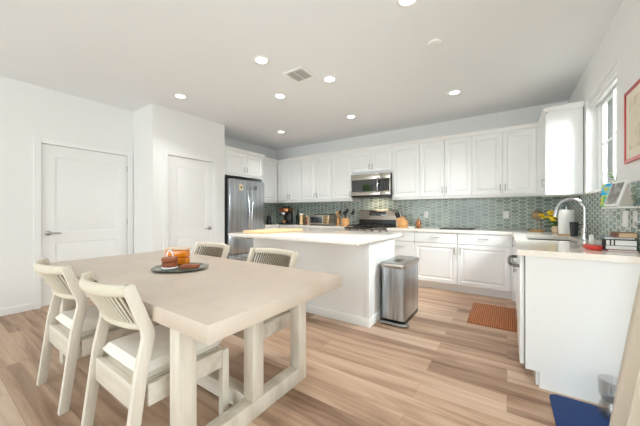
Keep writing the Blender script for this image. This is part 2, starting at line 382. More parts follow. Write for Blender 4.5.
def room_door(name, y0, y1, h, x, handle_side, hinge_side):
    """two-panel door facing +x; built facing -y and turned"""
    wd = y1 - y0
    g = 0.006
    d = MB()
    def mold(z0, z1): d.rings(0.13, z0, wd - 0.13, z1, [(0, 0.0005), (0.012, -0.010), (0.03, -0.010), (0.045, -0.004)], 0.0)
    b = MB()
    # stiles and rails with recessed panels
    for (a0, c0, a1, c1) in ((g, 0.012, 0.13, h - g), (wd - 0.13, 0.012, wd - g, h - g), (0.13, 0.012, wd - 0.13, 0.24), (0.13, 0.80, wd - 0.13, 0.93), (0.13, h - 0.15, wd - 0.13, h - g)):
        b.box(a0, 0, c0, a1, 0.036, c1)
    for z0, z1 in ((0.24, 0.80), (0.93, h - 0.15)):
        b.rings(0.13, z0, wd - 0.13, z1, [(0.0, -0.001), (0.012, -0.007), (0.02, -0.007), (0.03, -0.005)], -0.03)
    o = b.build(name, M_DOOR, None, True); o['kind'] = 'structure'
    o.location = (x - 0.012, y0, 0); o.rotation_euler = (0, 0, PI / 2)
    hx = 0.065 if handle_side == 0 else wd - 0.065
    sg = 1 if handle_side == 0 else -1
    k = MB().lathe([(0, 0), (0.032, 0), (0.030, 0.008), (0.012, 0.012), (0.011, 0.045), (0, 0.045)], (0, 0, 0), 24, Matrix.Rotation(PI / 2, 4, 'X'))
    k.tube([(0, -0.042, 0), (sg * 0.03, -0.048, 0.001), (sg * 0.07, -0.05, 0), (sg * 0.115, -0.046, -0.004)], [0.010, 0.010, 0.009, 0.007], 12)
    k.xf(Matrix.Translation((hx, 0, 0.925))); k.build('door_handle', M_NICKEL, o)
    hx2 = 0.002 if hinge_side == 0 else wd - 0.002
    for z in (0.25, 1.0, 1.8):
        MB().cyl((hx2, -0.004, z), 0.006, 0.09, 10).build('hinge', M_NICKEL, o)
    return o
room_door('door_1', DY0, DY1, DH, XL, 0, 1)
room_door('door_2', P0, P1, DH, PX, 1, 0)

# tiles above the worktops, part of their walls
BZ0, BZ1 = 0.928, 1.414
MB().box(XL + 0.002, YB - 0.009, BZ0, XR - 0.001, YB, BZ1).box(-2.48, YB - 0.0088, BZ1, -1.69, YB, 1.6).build('backsplash', M_TILE_B, wb, False)
MB().box(XR - 0.009, 2.36, BZ0, XR, YB - 0.01, SZ0 - 0.001).build('backsplash', M_TILE_R, wr, False)
MB().box(XL, 4.105, BZ0, XL + 0.009, YB - 0.01, BZ1).build('backsplash', M_TILE_R, wl, False)

# window over the sink
fx0, fx1 = XR + 0.085, XR + 0.135
mb = MB()
for a, b_, c, d in ((SW0, SZ0, SW0 + 0.04, SZ1), (SW1 - 0.04, SZ0, SW1, SZ1), (SW0 + 0.04, SZ0, SW1 - 0.04, SZ0 + 0.045), (SW0 + 0.04, SZ1 - 0.045, SW1 - 0.04, SZ1)):
    mb.box(fx0, a, b_, fx1, c, d, 0.004)
win = struct('window_1', mb, M_WHITE)
mid = (SW0 + SW1) / 2
for k, (a, c, dx) in enumerate(((SW0 + 0.041, mid + 0.02, 0.004), (mid - 0.02, SW1 - 0.041, 0.026))):
    s_ = MB(); z0, z1 = SZ0 + 0.046, SZ1 - 0.046; x0, x1 = fx0 + dx, fx0 + dx + 0.02
    s_.box(x0, a, z0, x1, a + 0.036, z1, 0.003).box(x0, c - 0.036, z0, x1, c, z1, 0.003).box(x0, a + 0.036, z0, x1, c - 0.036, z0 + 0.04, 0.003).box(x0, a + 0.036, z1 - 0.04, x1, c - 0.036, z1, 0.003)
    s_.box(x0 + 0.004, a + 0.036, 1.885, x1 - 0.004, c - 0.036, 1.905)
    sh = s_.build('sash', M_WHITE, win)
    MB().box(x0 + 0.008, a + 0.03, z0 + 0.03, x0 + 0.012, c - 0.03, z1 - 0.03).build('pane', M_GLASS, sh, False)
MB().box(XR - 0.03, SW0 - 0.03, SZ0 - 0.022, fx0, SW1 + 0.03, SZ0 + 0.0, 0.004).build('sill', M_QUARTZ, win)
bl = root('roller_blind', 'white rolled up roller blind cassette under the top of the sink window', 'blind', (XR + 0.05, mid, SZ1))
MB().box(-0.03, -0.495, -0.075, 0.03, 0.495, -0.002, 0.008).build('cassette', M_WHITE, bl)
MB().box(-0.018, -0.485, -0.10, -0.008, 0.485, -0.072, 0.003).build('bottom_bar', M_WHITE, bl)

# glass door beside the camera, an added unseen garden door behind it for fill light, tall window on the left (all behind the picture)
def glazed(name, axis, p, a0, a1, z0, z1, nv):
    fr = MB(); f = 0.06
    def bx(u0, v0, u1, v1, t0, t1, mb):
        if axis == 0: mb.box(p + t0, u0, v0, p + t1, u1, v1)
        else: mb.box(u0, p + t0, v0, u1, p + t1, v1)
    for u0, v0, u1, v1 in ((a0, z0, a0 + f, z1), (a1 - f, z0, a1, z1), (a0 + f, z0, a1 - f, z0 + f), (a0 + f, z1 - f, a1 - f, z1)): bx(u0, v0, u1, v1, -0.03, 0.03, fr)
    for k in range(1, nv):
        u = a0 + (a1 - a0) * k / nv; bx(u - f / 2, z0 + f, u + f / 2, z1 - f, -0.03, 0.03, fr)
    o = struct(name, fr, M_WHITE)
    g = MB(); bx(a0 + f, z0 + f, a1 - f, z1 - f, -0.003, 0.003, g); g.build('pane', M_GLASS, o, False)
glazed('door_3', 0, XR + 0.08, RD0, RD1, 0.001, 2.4, 2)
glazed('door_4', 1, YN - 0.08, -4.0, -0.4, 0.001, 2.42, 2)
glazed('window_2', 0, XL - 0.08, WL0, WL1, 0.25, 2.45, 1)

# outside: paving, the neighbouring wall, a hedge by the tall window
struct('ground_outside', MB().box(-14, -14, -0.25, 10, 36, -0.12), M_PAVE)
struct('wall_outside', MB().box(3.2, -12, -0.12, 3.4, 34, 6.5), M_STUCCO)
hb = MB()
for i in range(1700):
    y = random.uniform(-8.0, 2.0); z = random.uniform(-0.1, 3.9); x = -6.6 + random.uniform(-0.3, 0.3)
    hb.ball((x, y, z), random.uniform(0.14, 0.28), random.uniform(0.14, 0.28), random.uniform(0.12, 0.24), 8)
tag(hb.build('hedge', M_HEDGE), 'leafy green hedge outside the tall window', 'hedge', kind='stuff')

# ------------------------------------------------------------------ cabinets
CAB_STEPS = [(0.0, 0.017), (0.003, 0.020), (0.052, 0.020), (0.058, 0.011), (0.070, 0.011), (0.092, 0.018)]
DRW_STEPS = [(0.0, 0.017), (0.004, 0.020)]
def bar_handle(x, z, L_, vert, parent):
    h = L_ / 2; o = 0.028
    mb = MB()
    if vert:
        mb.tube([(x, -o, z - h), (x, -o, z + h)], 0.0055, 10)
        for q in (-h * 0.68, h * 0.68): mb.tube([(x, 0, z + q), (x, -o, z + q)], 0.0045, 8)
    else:
        mb.tube([(x - h, -o, z), (x + h, -o, z)], 0.0055, 10)
        for q in (-h * 0.68, h * 0.68): mb.tube([(x + q, 0, z), (x + q, -o, z)], 0.0045, 8)
    mb.xf(Matrix.Translation((0, -0.019, 0)))
    return mb.build('handle', M_NICKEL, parent)
G = 0.003
def front(kind, x0, z0, x1, z1, parent, handle=None):
    st = CAB_STEPS if kind == 'door' else DRW_STEPS
    o = MB().rings(x0 + G, z0 + G, x1 - G, z1 - G, st, 0.0005).build(kind, M_CAB, parent, False)
    if handle:
        hx, hz, L_, vert = handle
        bar_handle(hx, hz, L_, vert, o)
    return o
UZ0, UZ1 = 1.415, 2.36
def upper(label, loc, rz, wdt, dep, z0, z1, doors, handles, rail=True):
    r = root('wall_cabinet', label, 'cabinet', loc, rz, 'white wall cabinets')
    MB().box(0.0008, 0, z0 + (0.03 if rail else 0), wdt - 0.0008, dep, z1).build('carcass', M_CAB, r, False)
    if rail: MB().box(0.0008, -0.012, z0, wdt - 0.0008, 0.012, z0 + 0.029, 0.003).build('light_rail', M_CAB, r)
    n = doors; dw = wdt / n
    for i in range(n):
        hs = handles[i]
        x0, x1 = i * dw, (i + 1) * dw
        hx = x0 + 0.03 if hs == 'l' else x1 - 0.03
        front('door', x0, z0 + 0.035, x1, z1 - 0.012, r, (hx, z0 + 0.035 + 0.10, 0.10, True))
    return r
FY = 4.80; UD = YB - FY - 0.01
upper('pair of white wall cabinet doors in the far corner above the espresso machine', (-4.43, FY, 0), 0, 0.71, UD, UZ0, UZ1, 2, 'rl')
upper('white two-door wall cabinet above the toaster oven', (-3.72, FY, 0), 0, 0.77, UD, UZ0, UZ1, 2, 'rl')
upper('narrow one-door white wall cabinet just left of the microwave', (-2.95, FY, 0), 0, 0.465, UD, UZ0, UZ1, 1, 'r')
upper('short white two-door wall cabinet directly above the microwave', (-2.485, FY, 0), 0, 0.795, UD, 1.905, UZ1, 2, 'rl', False)
upper('one-door white wall cabinet just right of the microwave', (-1.69, FY, 0), 0, 0.475, UD, UZ0, UZ1, 1, 'l')
upper('white two-door wall cabinet above the flat dark tray', (-1.215, FY, 0), 0, 0.774, UD, UZ0, UZ1, 2, 'rl')
upper('white two-door wall cabinet above the right-hand outlet and bronze lamp', (-0.441, FY, 0), 0, 0.78, UD, UZ0, UZ1, 2, 'rl')
# left wall run: beside and above the fridge
upper('narrow white wall cabinet on the side wall between refrigerator and corner', (-4.44, 4.105, 0), PI / 2, 0.665, 0.34, UZ0, UZ1, 1, 'l')
fc = upper('deep white two-door cabinet above the refrigerator', (PX - 0.02, PY1 + 0.003, 0), PI / 2, 0.93, 0.58, 1.87, 2.335, 2, 'rl')
MB().box(0.931, 0.0, 0, 0.953, 0.58, 2.335).build('side_panel', M_CAB, fc, False)
# right wall run: its white end faces the camera
rc = root('wall_cabinet', 'white wall cabinet beside the sink window showing its plain side', 'cabinet', (0.395, 4.78, 0), -PI / 2, 'white wall cabinets')
MB().box(0, 0, UZ0 - 0.025, 0.60, 0.305, UZ1, 0.0015).build('carcass', M_CAB, rc, False)
front('door', 0.02, UZ0 - 0.02, 0.60, UZ1 - 0.012, rc, (0.56, UZ0 + 0.12, 0.10, True))
MB().box(0.3395, 4.782, UZ0, 0.70, FY + 0.02, UZ1 - 0.001).build('trim_3', M_CAB)['kind'] = 'structure'
# crown mouldings
def crown(name, segs, z):
    mb = MB()
    for axis, a, c, p, sgn in segs:
        prof = [(0, 0), (-0.012, 0), (-0.016, 0.012), (-0.030, 0.030), (-0.040, 0.040), (-0.040, 0.052), (0.0, 0.052)]
        pts = [(p + sgn * q, z + h) for q, h in prof]
        mb.prism(pts, axis, a, c)
    struct(name, mb, M_TRIM)
crown('trim_4', [(0, -4.44, 0.36, FY - 0.002, 1), (1, 4.105, FY, -4.438, -1)], UZ1 + 0.001)
crown('trim_5', [(1, PY1 + 0.002, 4.14, PX - 0.018, -1), (0, -4.42, PX + 0.022, 4.098, -1)], 2.336)
crown('trim_6', [(1, 4.17, FY, 0.393, 1), (0, 0.37, XR - 0.004, 4.178, 1)], UZ1 + 0.001)

CT = 0.928                                       # worktop height
def base_cab(name, label, loc, rz, wdt, dep, fronts, toe=True):
    r = root(name, label, 'cabinet', loc, rz, 'white base cabinets')
    MB().box(0.0008, 0, 0.105, wdt - 0.0008, dep, CT - 0.041).build('carcass', M_CAB, r, False)
    if toe: MB().box(0.0008, 0.06, 0, wdt - 0.0008, dep, 0.104).build('toe_kick', M_CAB, r, False)
    for f in fronts: front(*f[:5], r, f[5] if len(f) > 5 else None)
    return r
BY = 4.53
bd = YB - BY - 0.012
DT = CT - 0.05
base_cab('base_cabinet', 'narrow white drawer cabinet just right of the range', (-1.685, BY, 0), 0, 0.455, bd,
    [('drawer', 0, 0.72, 0.455, DT, (0.2275, 0.80, 0.13, False)), ('drawer', 0, 0.42, 0.455, 0.715, (0.2275, 0.63, 0.13, False)), ('drawer', 0, 0.12, 0.455, 0.415, (0.2275, 0.33, 0.13, False))])
base_cab('base_cabinet', 'white base cabinet with drawer under the figurine, left of the corner unit', (-1.23, BY, 0), 0, 0.623, bd,
    [('drawer', 0, 0.72, 0.623, DT, (0.31, 0.81, 0.13, False)), ('door', 0, 0.12, 0.623, 0.715, (0.585, 0.62, 0.11, True))])
base_cab('base_cabinet', 'wide white base cabinet with drawer beside the inside corner, nearest the brown mat', (-0.607, BY, 0), 0, 0.66, bd,
    [('drawer', 0, 0.72, 0.645, DT, (0.33, 0.81, 0.13, False)), ('door', 0, 0.12, 0.645, 0.715, (0.04, 0.62, 0.11, True))])
# left of the range, mostly behind the island
base_cab('base_cabinet', 'white base cabinet left of the range under the utensil crock', (-3.29, BY, 0), 0, 0.81, bd,
    [('drawer', 0, 0.72, 0.405, DT, (0.2, 0.81, 0.13, False)), ('drawer', 0.405, 0.72, 0.81, DT, (0.61, 0.81, 0.13, False)), ('door', 0, 0.12, 0.405, 0.715, (0.37, 0.62, 0.11, True)), ('door', 0.405, 0.12, 0.81, 0.715, (0.44, 0.62, 0.11, True))])
base_cab('base_cabinet', 'white base cabinet under the canisters and toaster oven', (-4.14, BY, 0), 0, 0.845, bd,
    [('drawer', 0, 0.72, 0.845, DT, (0.42, 0.81, 0.13, False)), ('door', 0, 0.12, 0.42, 0.715, (0.38, 0.62, 0.11, True)), ('door', 0.42, 0.12, 0.845, 0.715, (0.46, 0.62, 0.11, True))])
base_cab('base_cabinet', 'white base cabinet on the side wall just beyond the refrigerator', (-4.18, 4.103, 0), PI / 2, 1.0, 0.60,
    [('drawer', 0, 0.72, 0.42, DT, (0.2, 0.81, 0.13, False)), ('door', 0, 0.12, 0.42, 0.715, (0.04, 0.62, 0.11, True))])
# right run, facing -x
SXF = 0.105
sc_ = base_cab('sink_cabinet', 'white sink base cabinet between the dishwasher and the corner', (SXF, 4.505, 0), -PI / 2, 1.49, 0.02,
    [('drawer', 0.46, 0.72, 0.98, DT), ('drawer', 0.98, 0.72, 1.485, DT), ('door', 0.46, 0.12, 0.98, 0.715, (0.945, 0.62, 0.11, True)), ('door', 0.98, 0.12, 1.485, 0.715, (1.015, 0.62, 0.11, True)),
     ('drawer', 0.02, 0.72, 0.455, DT, (0.23, 0.81, 0.13, True)), ('door', 0.02, 0.12, 0.455, 0.715, (0.41, 0.62, 0.11, True))], False)
MB().box(-0.03, -0.0515, 0.0, -0.006, -0.0005, CT - 0.042).build('filler', M_CAB, sc_, False)
MB().box(0.0, 0.07, 0, 1.49, 0.088, 0.104).build('toe_kick', M_CAB, sc_, False)
dw = root('dishwasher', 'white dishwasher with bow handle at the near end of the sink run', 'dishwasher', (SXF, 3.01, 0), -PI / 2)
MB().box(0.004, 0, 0.11, 0.596, 0.55, CT - 0.043).build('body', M_DKGREY, dw, False)
MB().box(0.004, -0.03, 0.115, 0.592, -0.002, CT - 0.05, 0.006).build('door', M_CAB, dw)
hp = [(0.05, 0.0, 0), (0.055, -0.03, 0), (0.09, -0.052, 0)] + [(0.09 + 0.42 * i / 6, -0.055 - 0.006 * math.sin(PI * i / 6), 0) for i in range(1, 6)] + [(0.51, -0.052, 0), (0.545, -0.03, 0), (0.55, 0, 0)]
MB().tube([(a, b_ - 0.03, 0.80 + c) for a, b_, c in hp], 0.012, 12).build('handle', plain('dark_steel', (110, 108, 106), 0.3, 1.0), dw)
MB().box(0.01, 0.06, 0, 0.596, 0.075, 0.105).build('toe_kick', M_CAB, dw, False)
pl = MB().prism([(SXF, 0.108), (SXF + 0.075, 0.108), (SXF + 0.075, 0), (XR - 0.016, 0), (XR - 0.016, CT - 0.042), (SXF, CT - 0.042)], 1, 2.372, 2.41, 0.0015, 1)
tag(pl.build('end_panel', M_CAB, None, False), 'large plain white panel closing the sink run beside the navy mat', 'panel')

# worktops
def slab(name, label, boxes):
    mb = MB()
    for x0, y0, x1, y1 in boxes: mb.box(x0, y0, CT - 0.04, x1, y1, CT)
    b = mb.bm
    bmesh.ops.remove_doubles(b, verts=b.verts[:], dist=1e-5)
    return tag(mb.build(name, M_QUARTZ, None, False), label, 'worktop')
yb, xl, xr = YB - 0.0095, XL + 0.0095, XR - 0.0095
slab('worktop', 'pale quartz worktop from the refrigerator around the corner to the range', [(xl, 4.103, -4.155, 4.495), (xl, 4.495, -2.478, yb)])
SK = (0.165, 3.30, 0.56, 3.98)                  # sink cut-out
rw = slab('worktop', 'pale quartz worktop from the range around the sink to the white end panel',
    [(-1.682, 4.495, 0.062, yb), (0.062, 4.495, xr, yb), (0.062, SK[3], xr, 4.495), (0.062, SK[1], SK[0], SK[3]), (SK[2], SK[1], xr, SK[3]), (0.062, 2.35, xr, SK[1])])
sk = MB(); g = 0.0015
x0, y0, x1, y1 = SK[0] - 0.012, SK[1] - 0.012, SK[2] + 0.012, SK[3] + 0.012; zt = CT - 0.0415; zb = CT - 0.24
sk.box(x0, y0, zb, x1, y1, zb + 0.012).box(x0, y0, zb + 0.012, x0 + 0.012, y1, zt).box(x1 - 0.012, y0, zb + 0.012, x1, y1, zt).box(x0 + 0.012, y0, zb + 0.012, x1 - 0.012, y0 + 0.012, zt).box(x0 + 0.012, y1 - 0.012, zb + 0.012, x1 - 0.012, y1, zt)
so = tag(sk.build('sink', plain('sink_granite', (40, 37, 34), 0.5), None, False), 'dark undermount sink bowl set in the quartz worktop', 'sink')
MB().lathe([(0, 0.002), (0.05, 0.002), (0.055, 0.0), (0.0, 0.0)], ((x0 + x1) / 2, (y0 + y1) / 2, zb + 0.0125), 24).build('drain', M_CHROME, so)

# ------------------------------------------------------------------ island
IX0, IX1, IY0, IY1 = -2.895, -1.18, 2.645, 3.42
isl = root('kitchen_island', 'white kitchen island with plain panels in the middle of the kitchen', 'island', ((IX0 + IX1) / 2, 3.03, 0))
ox, oy = (IX0 + IX1) / 2, 3.03
MB().box(IX0 - ox, IY0 - oy, 0, IX1 - ox, IY1 - oy, CT - 0.041).build('carcass', M_CAB, isl, False)
MB().box(IX0 - ox - 0.012, IY0 - oy - 0.012, 0, IX1 - ox + 0.012, IY0 - oy - 0.0005, 0.09, 0.003).box(IX1 - ox + 0.0005, IY0 - oy - 0.0005, 0, IX1 - ox + 0.012, IY1 - oy, 0.09, 0.003).build('plinth', M_CAB, isl)
MB().box(IX1 - ox - 0.055, IY0 - oy - 0.008, 0.091, IX1 - ox + 0.008, IY0 - oy - 0.0005, CT - 0.042, 0.002).box(IX1 - ox + 0.0005, IY0 - oy, 0.091, IX1 - ox + 0.008, IY0 - oy + 0.06, CT - 0.042, 0.002).build('corner_post', M_CAB, isl)
ito = MB().box(-2.905, 2.235, CT - 0.04, -1.10, 3.47, CT, 0.006)
tag(ito.build('island_worktop', M_QUARTZ), 'pale quartz island worktop overhanging towards the dining table', 'worktop')

# ------------------------------------------------------------------ refrigerator
FX, FY0, FY1, FHT = -4.075, 3.175, 4.03, 1.80
fw = FY1 - FY0
fr = root('refrigerator', 'stainless steel french-door refrigerator in the alcove past the pantry', 'refrigerator', (FX, FY0, 0), PI / 2)
MB().box(0.004, 0.075, 0.02, fw - 0.004, 0.70, FHT - 0.005, 0.004).build('body', M_DKGREY, fr)
MB().box(0.02, 0.12, FHT - 0.004, fw - 0.02, 0.30, FHT + 0.02, 0.004).build('hinge_cover', M_BLACK, fr)
def bowed(x0, x1, z0, z1, bow=0.018):
    n = 10; pts = [(x0 + (x1 - x0) * i / n, 0.0 + bow * ((2 * (x0 + (x1 - x0) * i / n) / fw - 1) ** 2)) for i in range(n + 1)]
    poly = pts + [(x1, 0.07), (x0, 0.07)]
    return MB().prism(poly, 2, z0, z1, 0.004, 2)
for nm, x0, x1, z0, z1 in (('door', 0.0, fw / 2 - 0.003, 0.775, FHT), ('door', fw / 2 + 0.003, fw, 0.775, FHT), ('drawer', 0.0, fw, 0.43, 0.765), ('drawer', 0, fw, 0.04, 0.42)):
    d = bowed(x0, x1, z0, z1).build(nm, M_STEEL, fr)
    if nm == 'door':
        hx = fw / 2 - 0.035 if x0 == 0 else fw / 2 + 0.035
        sg = -1 if x0 == 0 else 1
        ps = [(hx + sg * 0.012 * math.cos(PI * t) * -1, -0.012 - 0.055 * math.sin(PI * (0.08 + 0.84 * t)), 0.88 + 0.76 * t) for t in [i / 14 for i in range(15)]]
        MB().tube([(hx, 0.005, 0.88)] + ps + [(hx, 0.005, 1.64)], 0.016, 12).build('handle', M_CHROME, d)
    else:
        hz = z1 - 0.055
        ps = [(0.06 + (fw - 0.12) * t, -0.02 - 0.045 * math.sin(PI * (0.1 + 0.8 * t)), hz) for t in [i / 12 for i in range(13)]]
        MB().tube([(0.06, 0.01, hz)] + ps + [(fw - 0.06, 0.01, hz)], 0.013, 12).build('handle', M_CHROME, d)
# magnets on the doors
def fr_pt(x, z): return (FX + 0.0 - 0.018 * ((2 * x / fw - 1) ** 2), FY0 + x, z)
q = fr_pt(0.245, 1.655)
mg = root('fridge_magnet', 'cream paper card held flat on the left refrigerator door', 'magnet', q, PI / 2)
MB().box(-0.045, -0.0075, -0.06, 0.045, -0.0035, 0.06).build('card', plain('cream_card', (236, 222, 186), 0.7), mg, False)
MB().box(-0.012, -0.0105, -0.02, 0.016, -0.0078, 0.018, 0.001).build('picture', M_DKGREY, mg, False)
q = fr_pt(0.60, 1.665)
rg = MB().tube([(0.03 * math.cos(2 * PI * i / 16), 0, 0.036 * math.sin(2 * PI * i / 16)) for i in range(16)], 0.005, 8, True)
o = rg.build('fridge_magnet', M_DKGREY); o.location = (q[0] + 0.0075, q[1], q[2]); o.rotation_euler = (0, 0, PI / 2)
tag(o, 'small dark ring magnet high on the right refrigerator door', 'magnet')
q = fr_pt(0.61, 1.545)
o = MB().cyl((0, 0, 0), 0.017, 0.006, 16).build('fridge_magnet', M_TERRA); o.location = (q[0] + 0.0035, q[1], q[2]); o.rotation_euler = (0, PI / 2, 0)
tag(o, 'small beige round magnet below the dark ring on the refrigerator', 'magnet')

# ------------------------------------------------------------------ microwave
mw = root('microwave', 'stainless over-the-range microwave under the short cabinet', 'microwave', (-2.462, 4.70, 1.475))
ww, hh = 0.772, 0.42
MB().box(0, 0.02, 0, ww, 0.40, hh, 0.004).build('body', M_DKGREY, mw)
MB().box(0, 0, 0.0, ww, 0.019, 0.028, 0.003).build('vent_strip', M_BLACK, mw)
dm = MB().box(0, -0.012, 0.03, 0.585, 0.018, 0.098, 0.004).box(0, -0.012, 0.318, 0.585, 0.018, hh, 0.004).box(0, -0.011, 0.099, 0.022, 0.018, 0.317, 0.003).build('door', M_STEELH, mw)
MB().box(0.023, -0.009, 0.099, 0.585, 0.015, 0.317).build('window', M_BLACKG, dm, False)
MB().tube([(0.55, 0.0, 0.085)] + [(0.55, -0.03 - 0.028 * math.sin(PI * t), 0.085 + 0.25 * t) for t in [i / 10 for i in range(11)]] + [(0.55, 0, 0.335)], 0.013, 12).build('handle', M_CHROME, dm)
cp = MB().box(0.588, -0.012, 0.03, ww, 0.018, 0.098, 0.004).box(0.588, -0.012, 0.318, ww, 0.018, hh, 0.004).box(ww - 0.022, -0.011, 0.099, ww, 0.018, 0.317, 0.003).build('control_panel', M_STEELH, mw)
MB().box(0.589, -0.009, 0.099, ww - 0.023, 0.015, 0.317).build('keypad', M_BLACKG, cp, False)
kb = MB()
for i in range(3):
    for j in range(5): kb.box(0.612 + i * 0.045, -0.0105, 0.118 + j * 0.033, 0.642 + i * 0.045, -0.0092, 0.136 + j * 0.033)
kb.build('buttons', M_DKGREY, cp, False)

ml = bpy.data.lights.new('task_lamp', 'AREA'); ml.shape = 'RECTANGLE'; ml.size = 0.3; ml.size_y = 0.06; ml.energy = 1.6; ml.color = (1.0, 0.82, 0.58)
mlo = bpy.data.objects.new('task_lamp', ml); COL.objects.link(mlo); mlo.parent = mw; mlo.location = (ww / 2, 0.22, -0.004)

# ------------------------------------------------------------------ range
RX, RW = -2.474, 0.788
ra = root('range', 'stainless gas range with black cooktop under the microwave', 'stove', (RX, 4.455, 0))
MB().box(0, 0.03, 0.02, RW, 0.635, 0.90, 0.003).build('body', M_STEEL, ra)
MB().box(0.0, -0.01, 0.15, RW, 0.029, 0.72, 0.008).build('oven_door', M_BLACKG, ra)
MB().tube([(0.06, 0.0, 0.69), (0.06, -0.045, 0.69), (RW - 0.06, -0.045, 0.69), (RW - 0.06, 0, 0.69)], 0.012, 12).build('oven_handle', M_CHROME, ra)
MB().prism([(0.0, 0.75), (0.029, 0.75), (0.029, 0.90), (0.022, 0.90)], 0, 0.0, RW, 0.003).build('front_panel', M_STEELH, ra)
for i in range(5):
    x = 0.10 + i * (RW - 0.2) / 4
    MB().lathe([(0, 0), (0.026, 0), (0.022, 0.03), (0, 0.03)], (x, 0.014, 0.865), 20, Matrix.Rotation(PI / 2 + 0.14, 4, 'X')).build('knob', M_CHROME, ra)
MB().box(0.0, -0.005, 0.901, RW, 0.60, 0.925, 0.006).build('cooktop', M_BLACKG, ra)
gr = MB()
for gx in (0.03, 0.285, 0.54):
    w_ = 0.22
    for yy in (0.06, 0.30, 0.54): gr.box(gx, yy, 0.945, gx + w_, yy + 0.014, 0.962, 0.003)
    for xx in (gx, gx + w_ / 2 - 0.006, gx + w_ - 0.012): gr.box(xx, 0.06, 0.945, xx + 0.012, 0.554, 0.9625, 0.003)
    for xx in (gx, gx + w_ - 0.012):
        for yy in (0.06, 0.54): gr.box(xx, yy, 0.925, xx + 0.012, yy + 0.012, 0.946)
gr.build('grate', M_BLACK, ra)
for bx_, by_ in ((0.14, 0.18), (0.14, 0.43), (0.395, 0.30), (0.65, 0.18), (0.65, 0.43)):
    MB().lathe([(0, 0), (0.045, 0), (0.045, 0.008), (0.034, 0.014), (0, 0.014)], (bx_, by_, 0.9255), 20).build('burner', M_BLACK, ra)
MB().prism([(0.585, 0.901), (0.655, 0.901), (0.655, 1.245), (0.632, 1.245), (0.60, 1.06)], 0, 0.0, RW, 0.004).build('backguard', M_STEELH, ra)
dsp = MB().box(-0.17, -0.004, -0.04, 0.17, 0.004, 0.045, 0.002)
dsp.xf(Matrix.Translation((RW / 2, 0.6135, 1.165)) @ Matrix.Rotation(-0.171, 4, 'X')); dsp.build('display', M_BLACKG, ra)
bk = MB().box(0.02, 0.575, 0.926, RW - 0.02, 0.5995, 1.055, 0.004); bk.build('vent_back', M_BLACK, ra)

# ------------------------------------------------------------------ ceiling fittings
def downlight():
    r = root('ceiling_light', '', 'ceiling light', (0, 0, CEIL), 0, 'recessed ceiling lights')
    MB().lathe([(0.056, 0.0), (0.056, -0.004), (0.062, -0.009), (0.084, -0.004), (0.086, 0.0)], (0, 0, 0), 32).build('trim_ring', M_WHITE, r)
    MB().lathe([(0, -0.003), (0.056, -0.003), (0.056, -0.001), (0, -0.001)], (0, 0, 0), 28).build('diffuser', M_LIGHT, r)
    l = bpy.data.lights.new('lamp', 'AREA'); l.shape = 'DISK'; l.size = 0.11; l.energy = 3.4; l.color = (1.0, 0.985, 0.965); l.spread = math.radians(105)
    lo = bpy.data.objects.new('lamp', l); COL.objects.link(lo); lo.parent = r; lo.location = (0, 0, -0.014)
    return r
d0 = downlight()
for i, (x, y, lb) in enumerate([(-2.08, 2.01, 'lit recessed ceiling light just left of the square vent, largest in view'), (-3.62, 2.02, 'lit recessed ceiling light in front of the pantry door'), (-2.515, 2.765, 'lit recessed ceiling light beyond the vent towards the refrigerator'),
        (-1.717, 2.74, 'lit recessed ceiling light just right of the square vent'), (-3.60, 3.99, 'lit recessed ceiling light nearest the far cabinet corner'), (-2.096, 4.0, 'lit recessed ceiling light in front of the microwave'),
        (-0.564, 3.95, 'lit recessed ceiling light nearest the sink side wall cabinets'), (-0.60, 2.03, 'lit recessed ceiling light cut by the top edge of the picture')]):
    o = d0 if i == 0 else copy_tree(d0)
    o.location = (x, y, CEIL); o['label'] = lb
vt = root('ceiling_vent', 'square white air vent with grey louvres in the ceiling', 'vent', (-1.945, 2.468, CEIL), 0.0)
MB().box(-0.14, -0.14, -0.012, 0.14, -0.105, 0, 0.003).box(-0.14, 0.105, -0.012, 0.14, 0.14, 0, 0.003).box(-0.14, -0.105, -0.012, -0.105, 0.105, 0, 0.003).box(0.105, -0.105, -0.012, 0.14, 0.105, 0, 0.003).build('frame', M_WHITE, vt)
MB().box(-0.105, -0.105, -0.003, 0.105, 0.105, -0.0005).build('backing', plain('duct_grey', (205, 203, 200), 0.7), vt, False)
for k in range(7):
    y = -0.09 + k * 0.03
    MB().box(-0.104, -0.012, -0.001, 0.104, 0.012, 0.001, mat=Matrix.Translation((0, y, -0.008)) @ Matrix.Rotation(0.5, 4, 'X')).build('louvre', plain('louvre_grey', (226, 224, 220), 0.5), vt, False)
MB().box(-0.006, -0.104, -0.016, 0.006, 0.104, -0.012).build('divider', M_WHITE, vt, False)
sd = root('smoke_detector', 'round white smoke detector on the ceiling towards the sink', 'smoke detector', (-0.549, 2.70, CEIL))
MB().lathe([(0, -0.018), (0.04, -0.018), (0.055, -0.013), (0.062, 0.0), (0, 0)], (0, 0, 0), 32).build('cover', M_WHITE, sd)
MB().lathe([(0, -0.021), (0.012, -0.021), (0.014, -0.0182), (0, -0.0182)], (0.02, 0, 0), 12).build('test_button', M_WHITE, sd)
sd2 = MB().lathe([(0, -0.012), (0.05, -0.012), (0.056, 0.0), (0, 0)], (0, 0, 0), 28).build('ceiling_sprinkler', M_WHITE); sd2.location = (-3.34, 2.765, CEIL)
tag(sd2, 'small flat white sprinkler cover on the ceiling by the pantry', 'sprinkler')

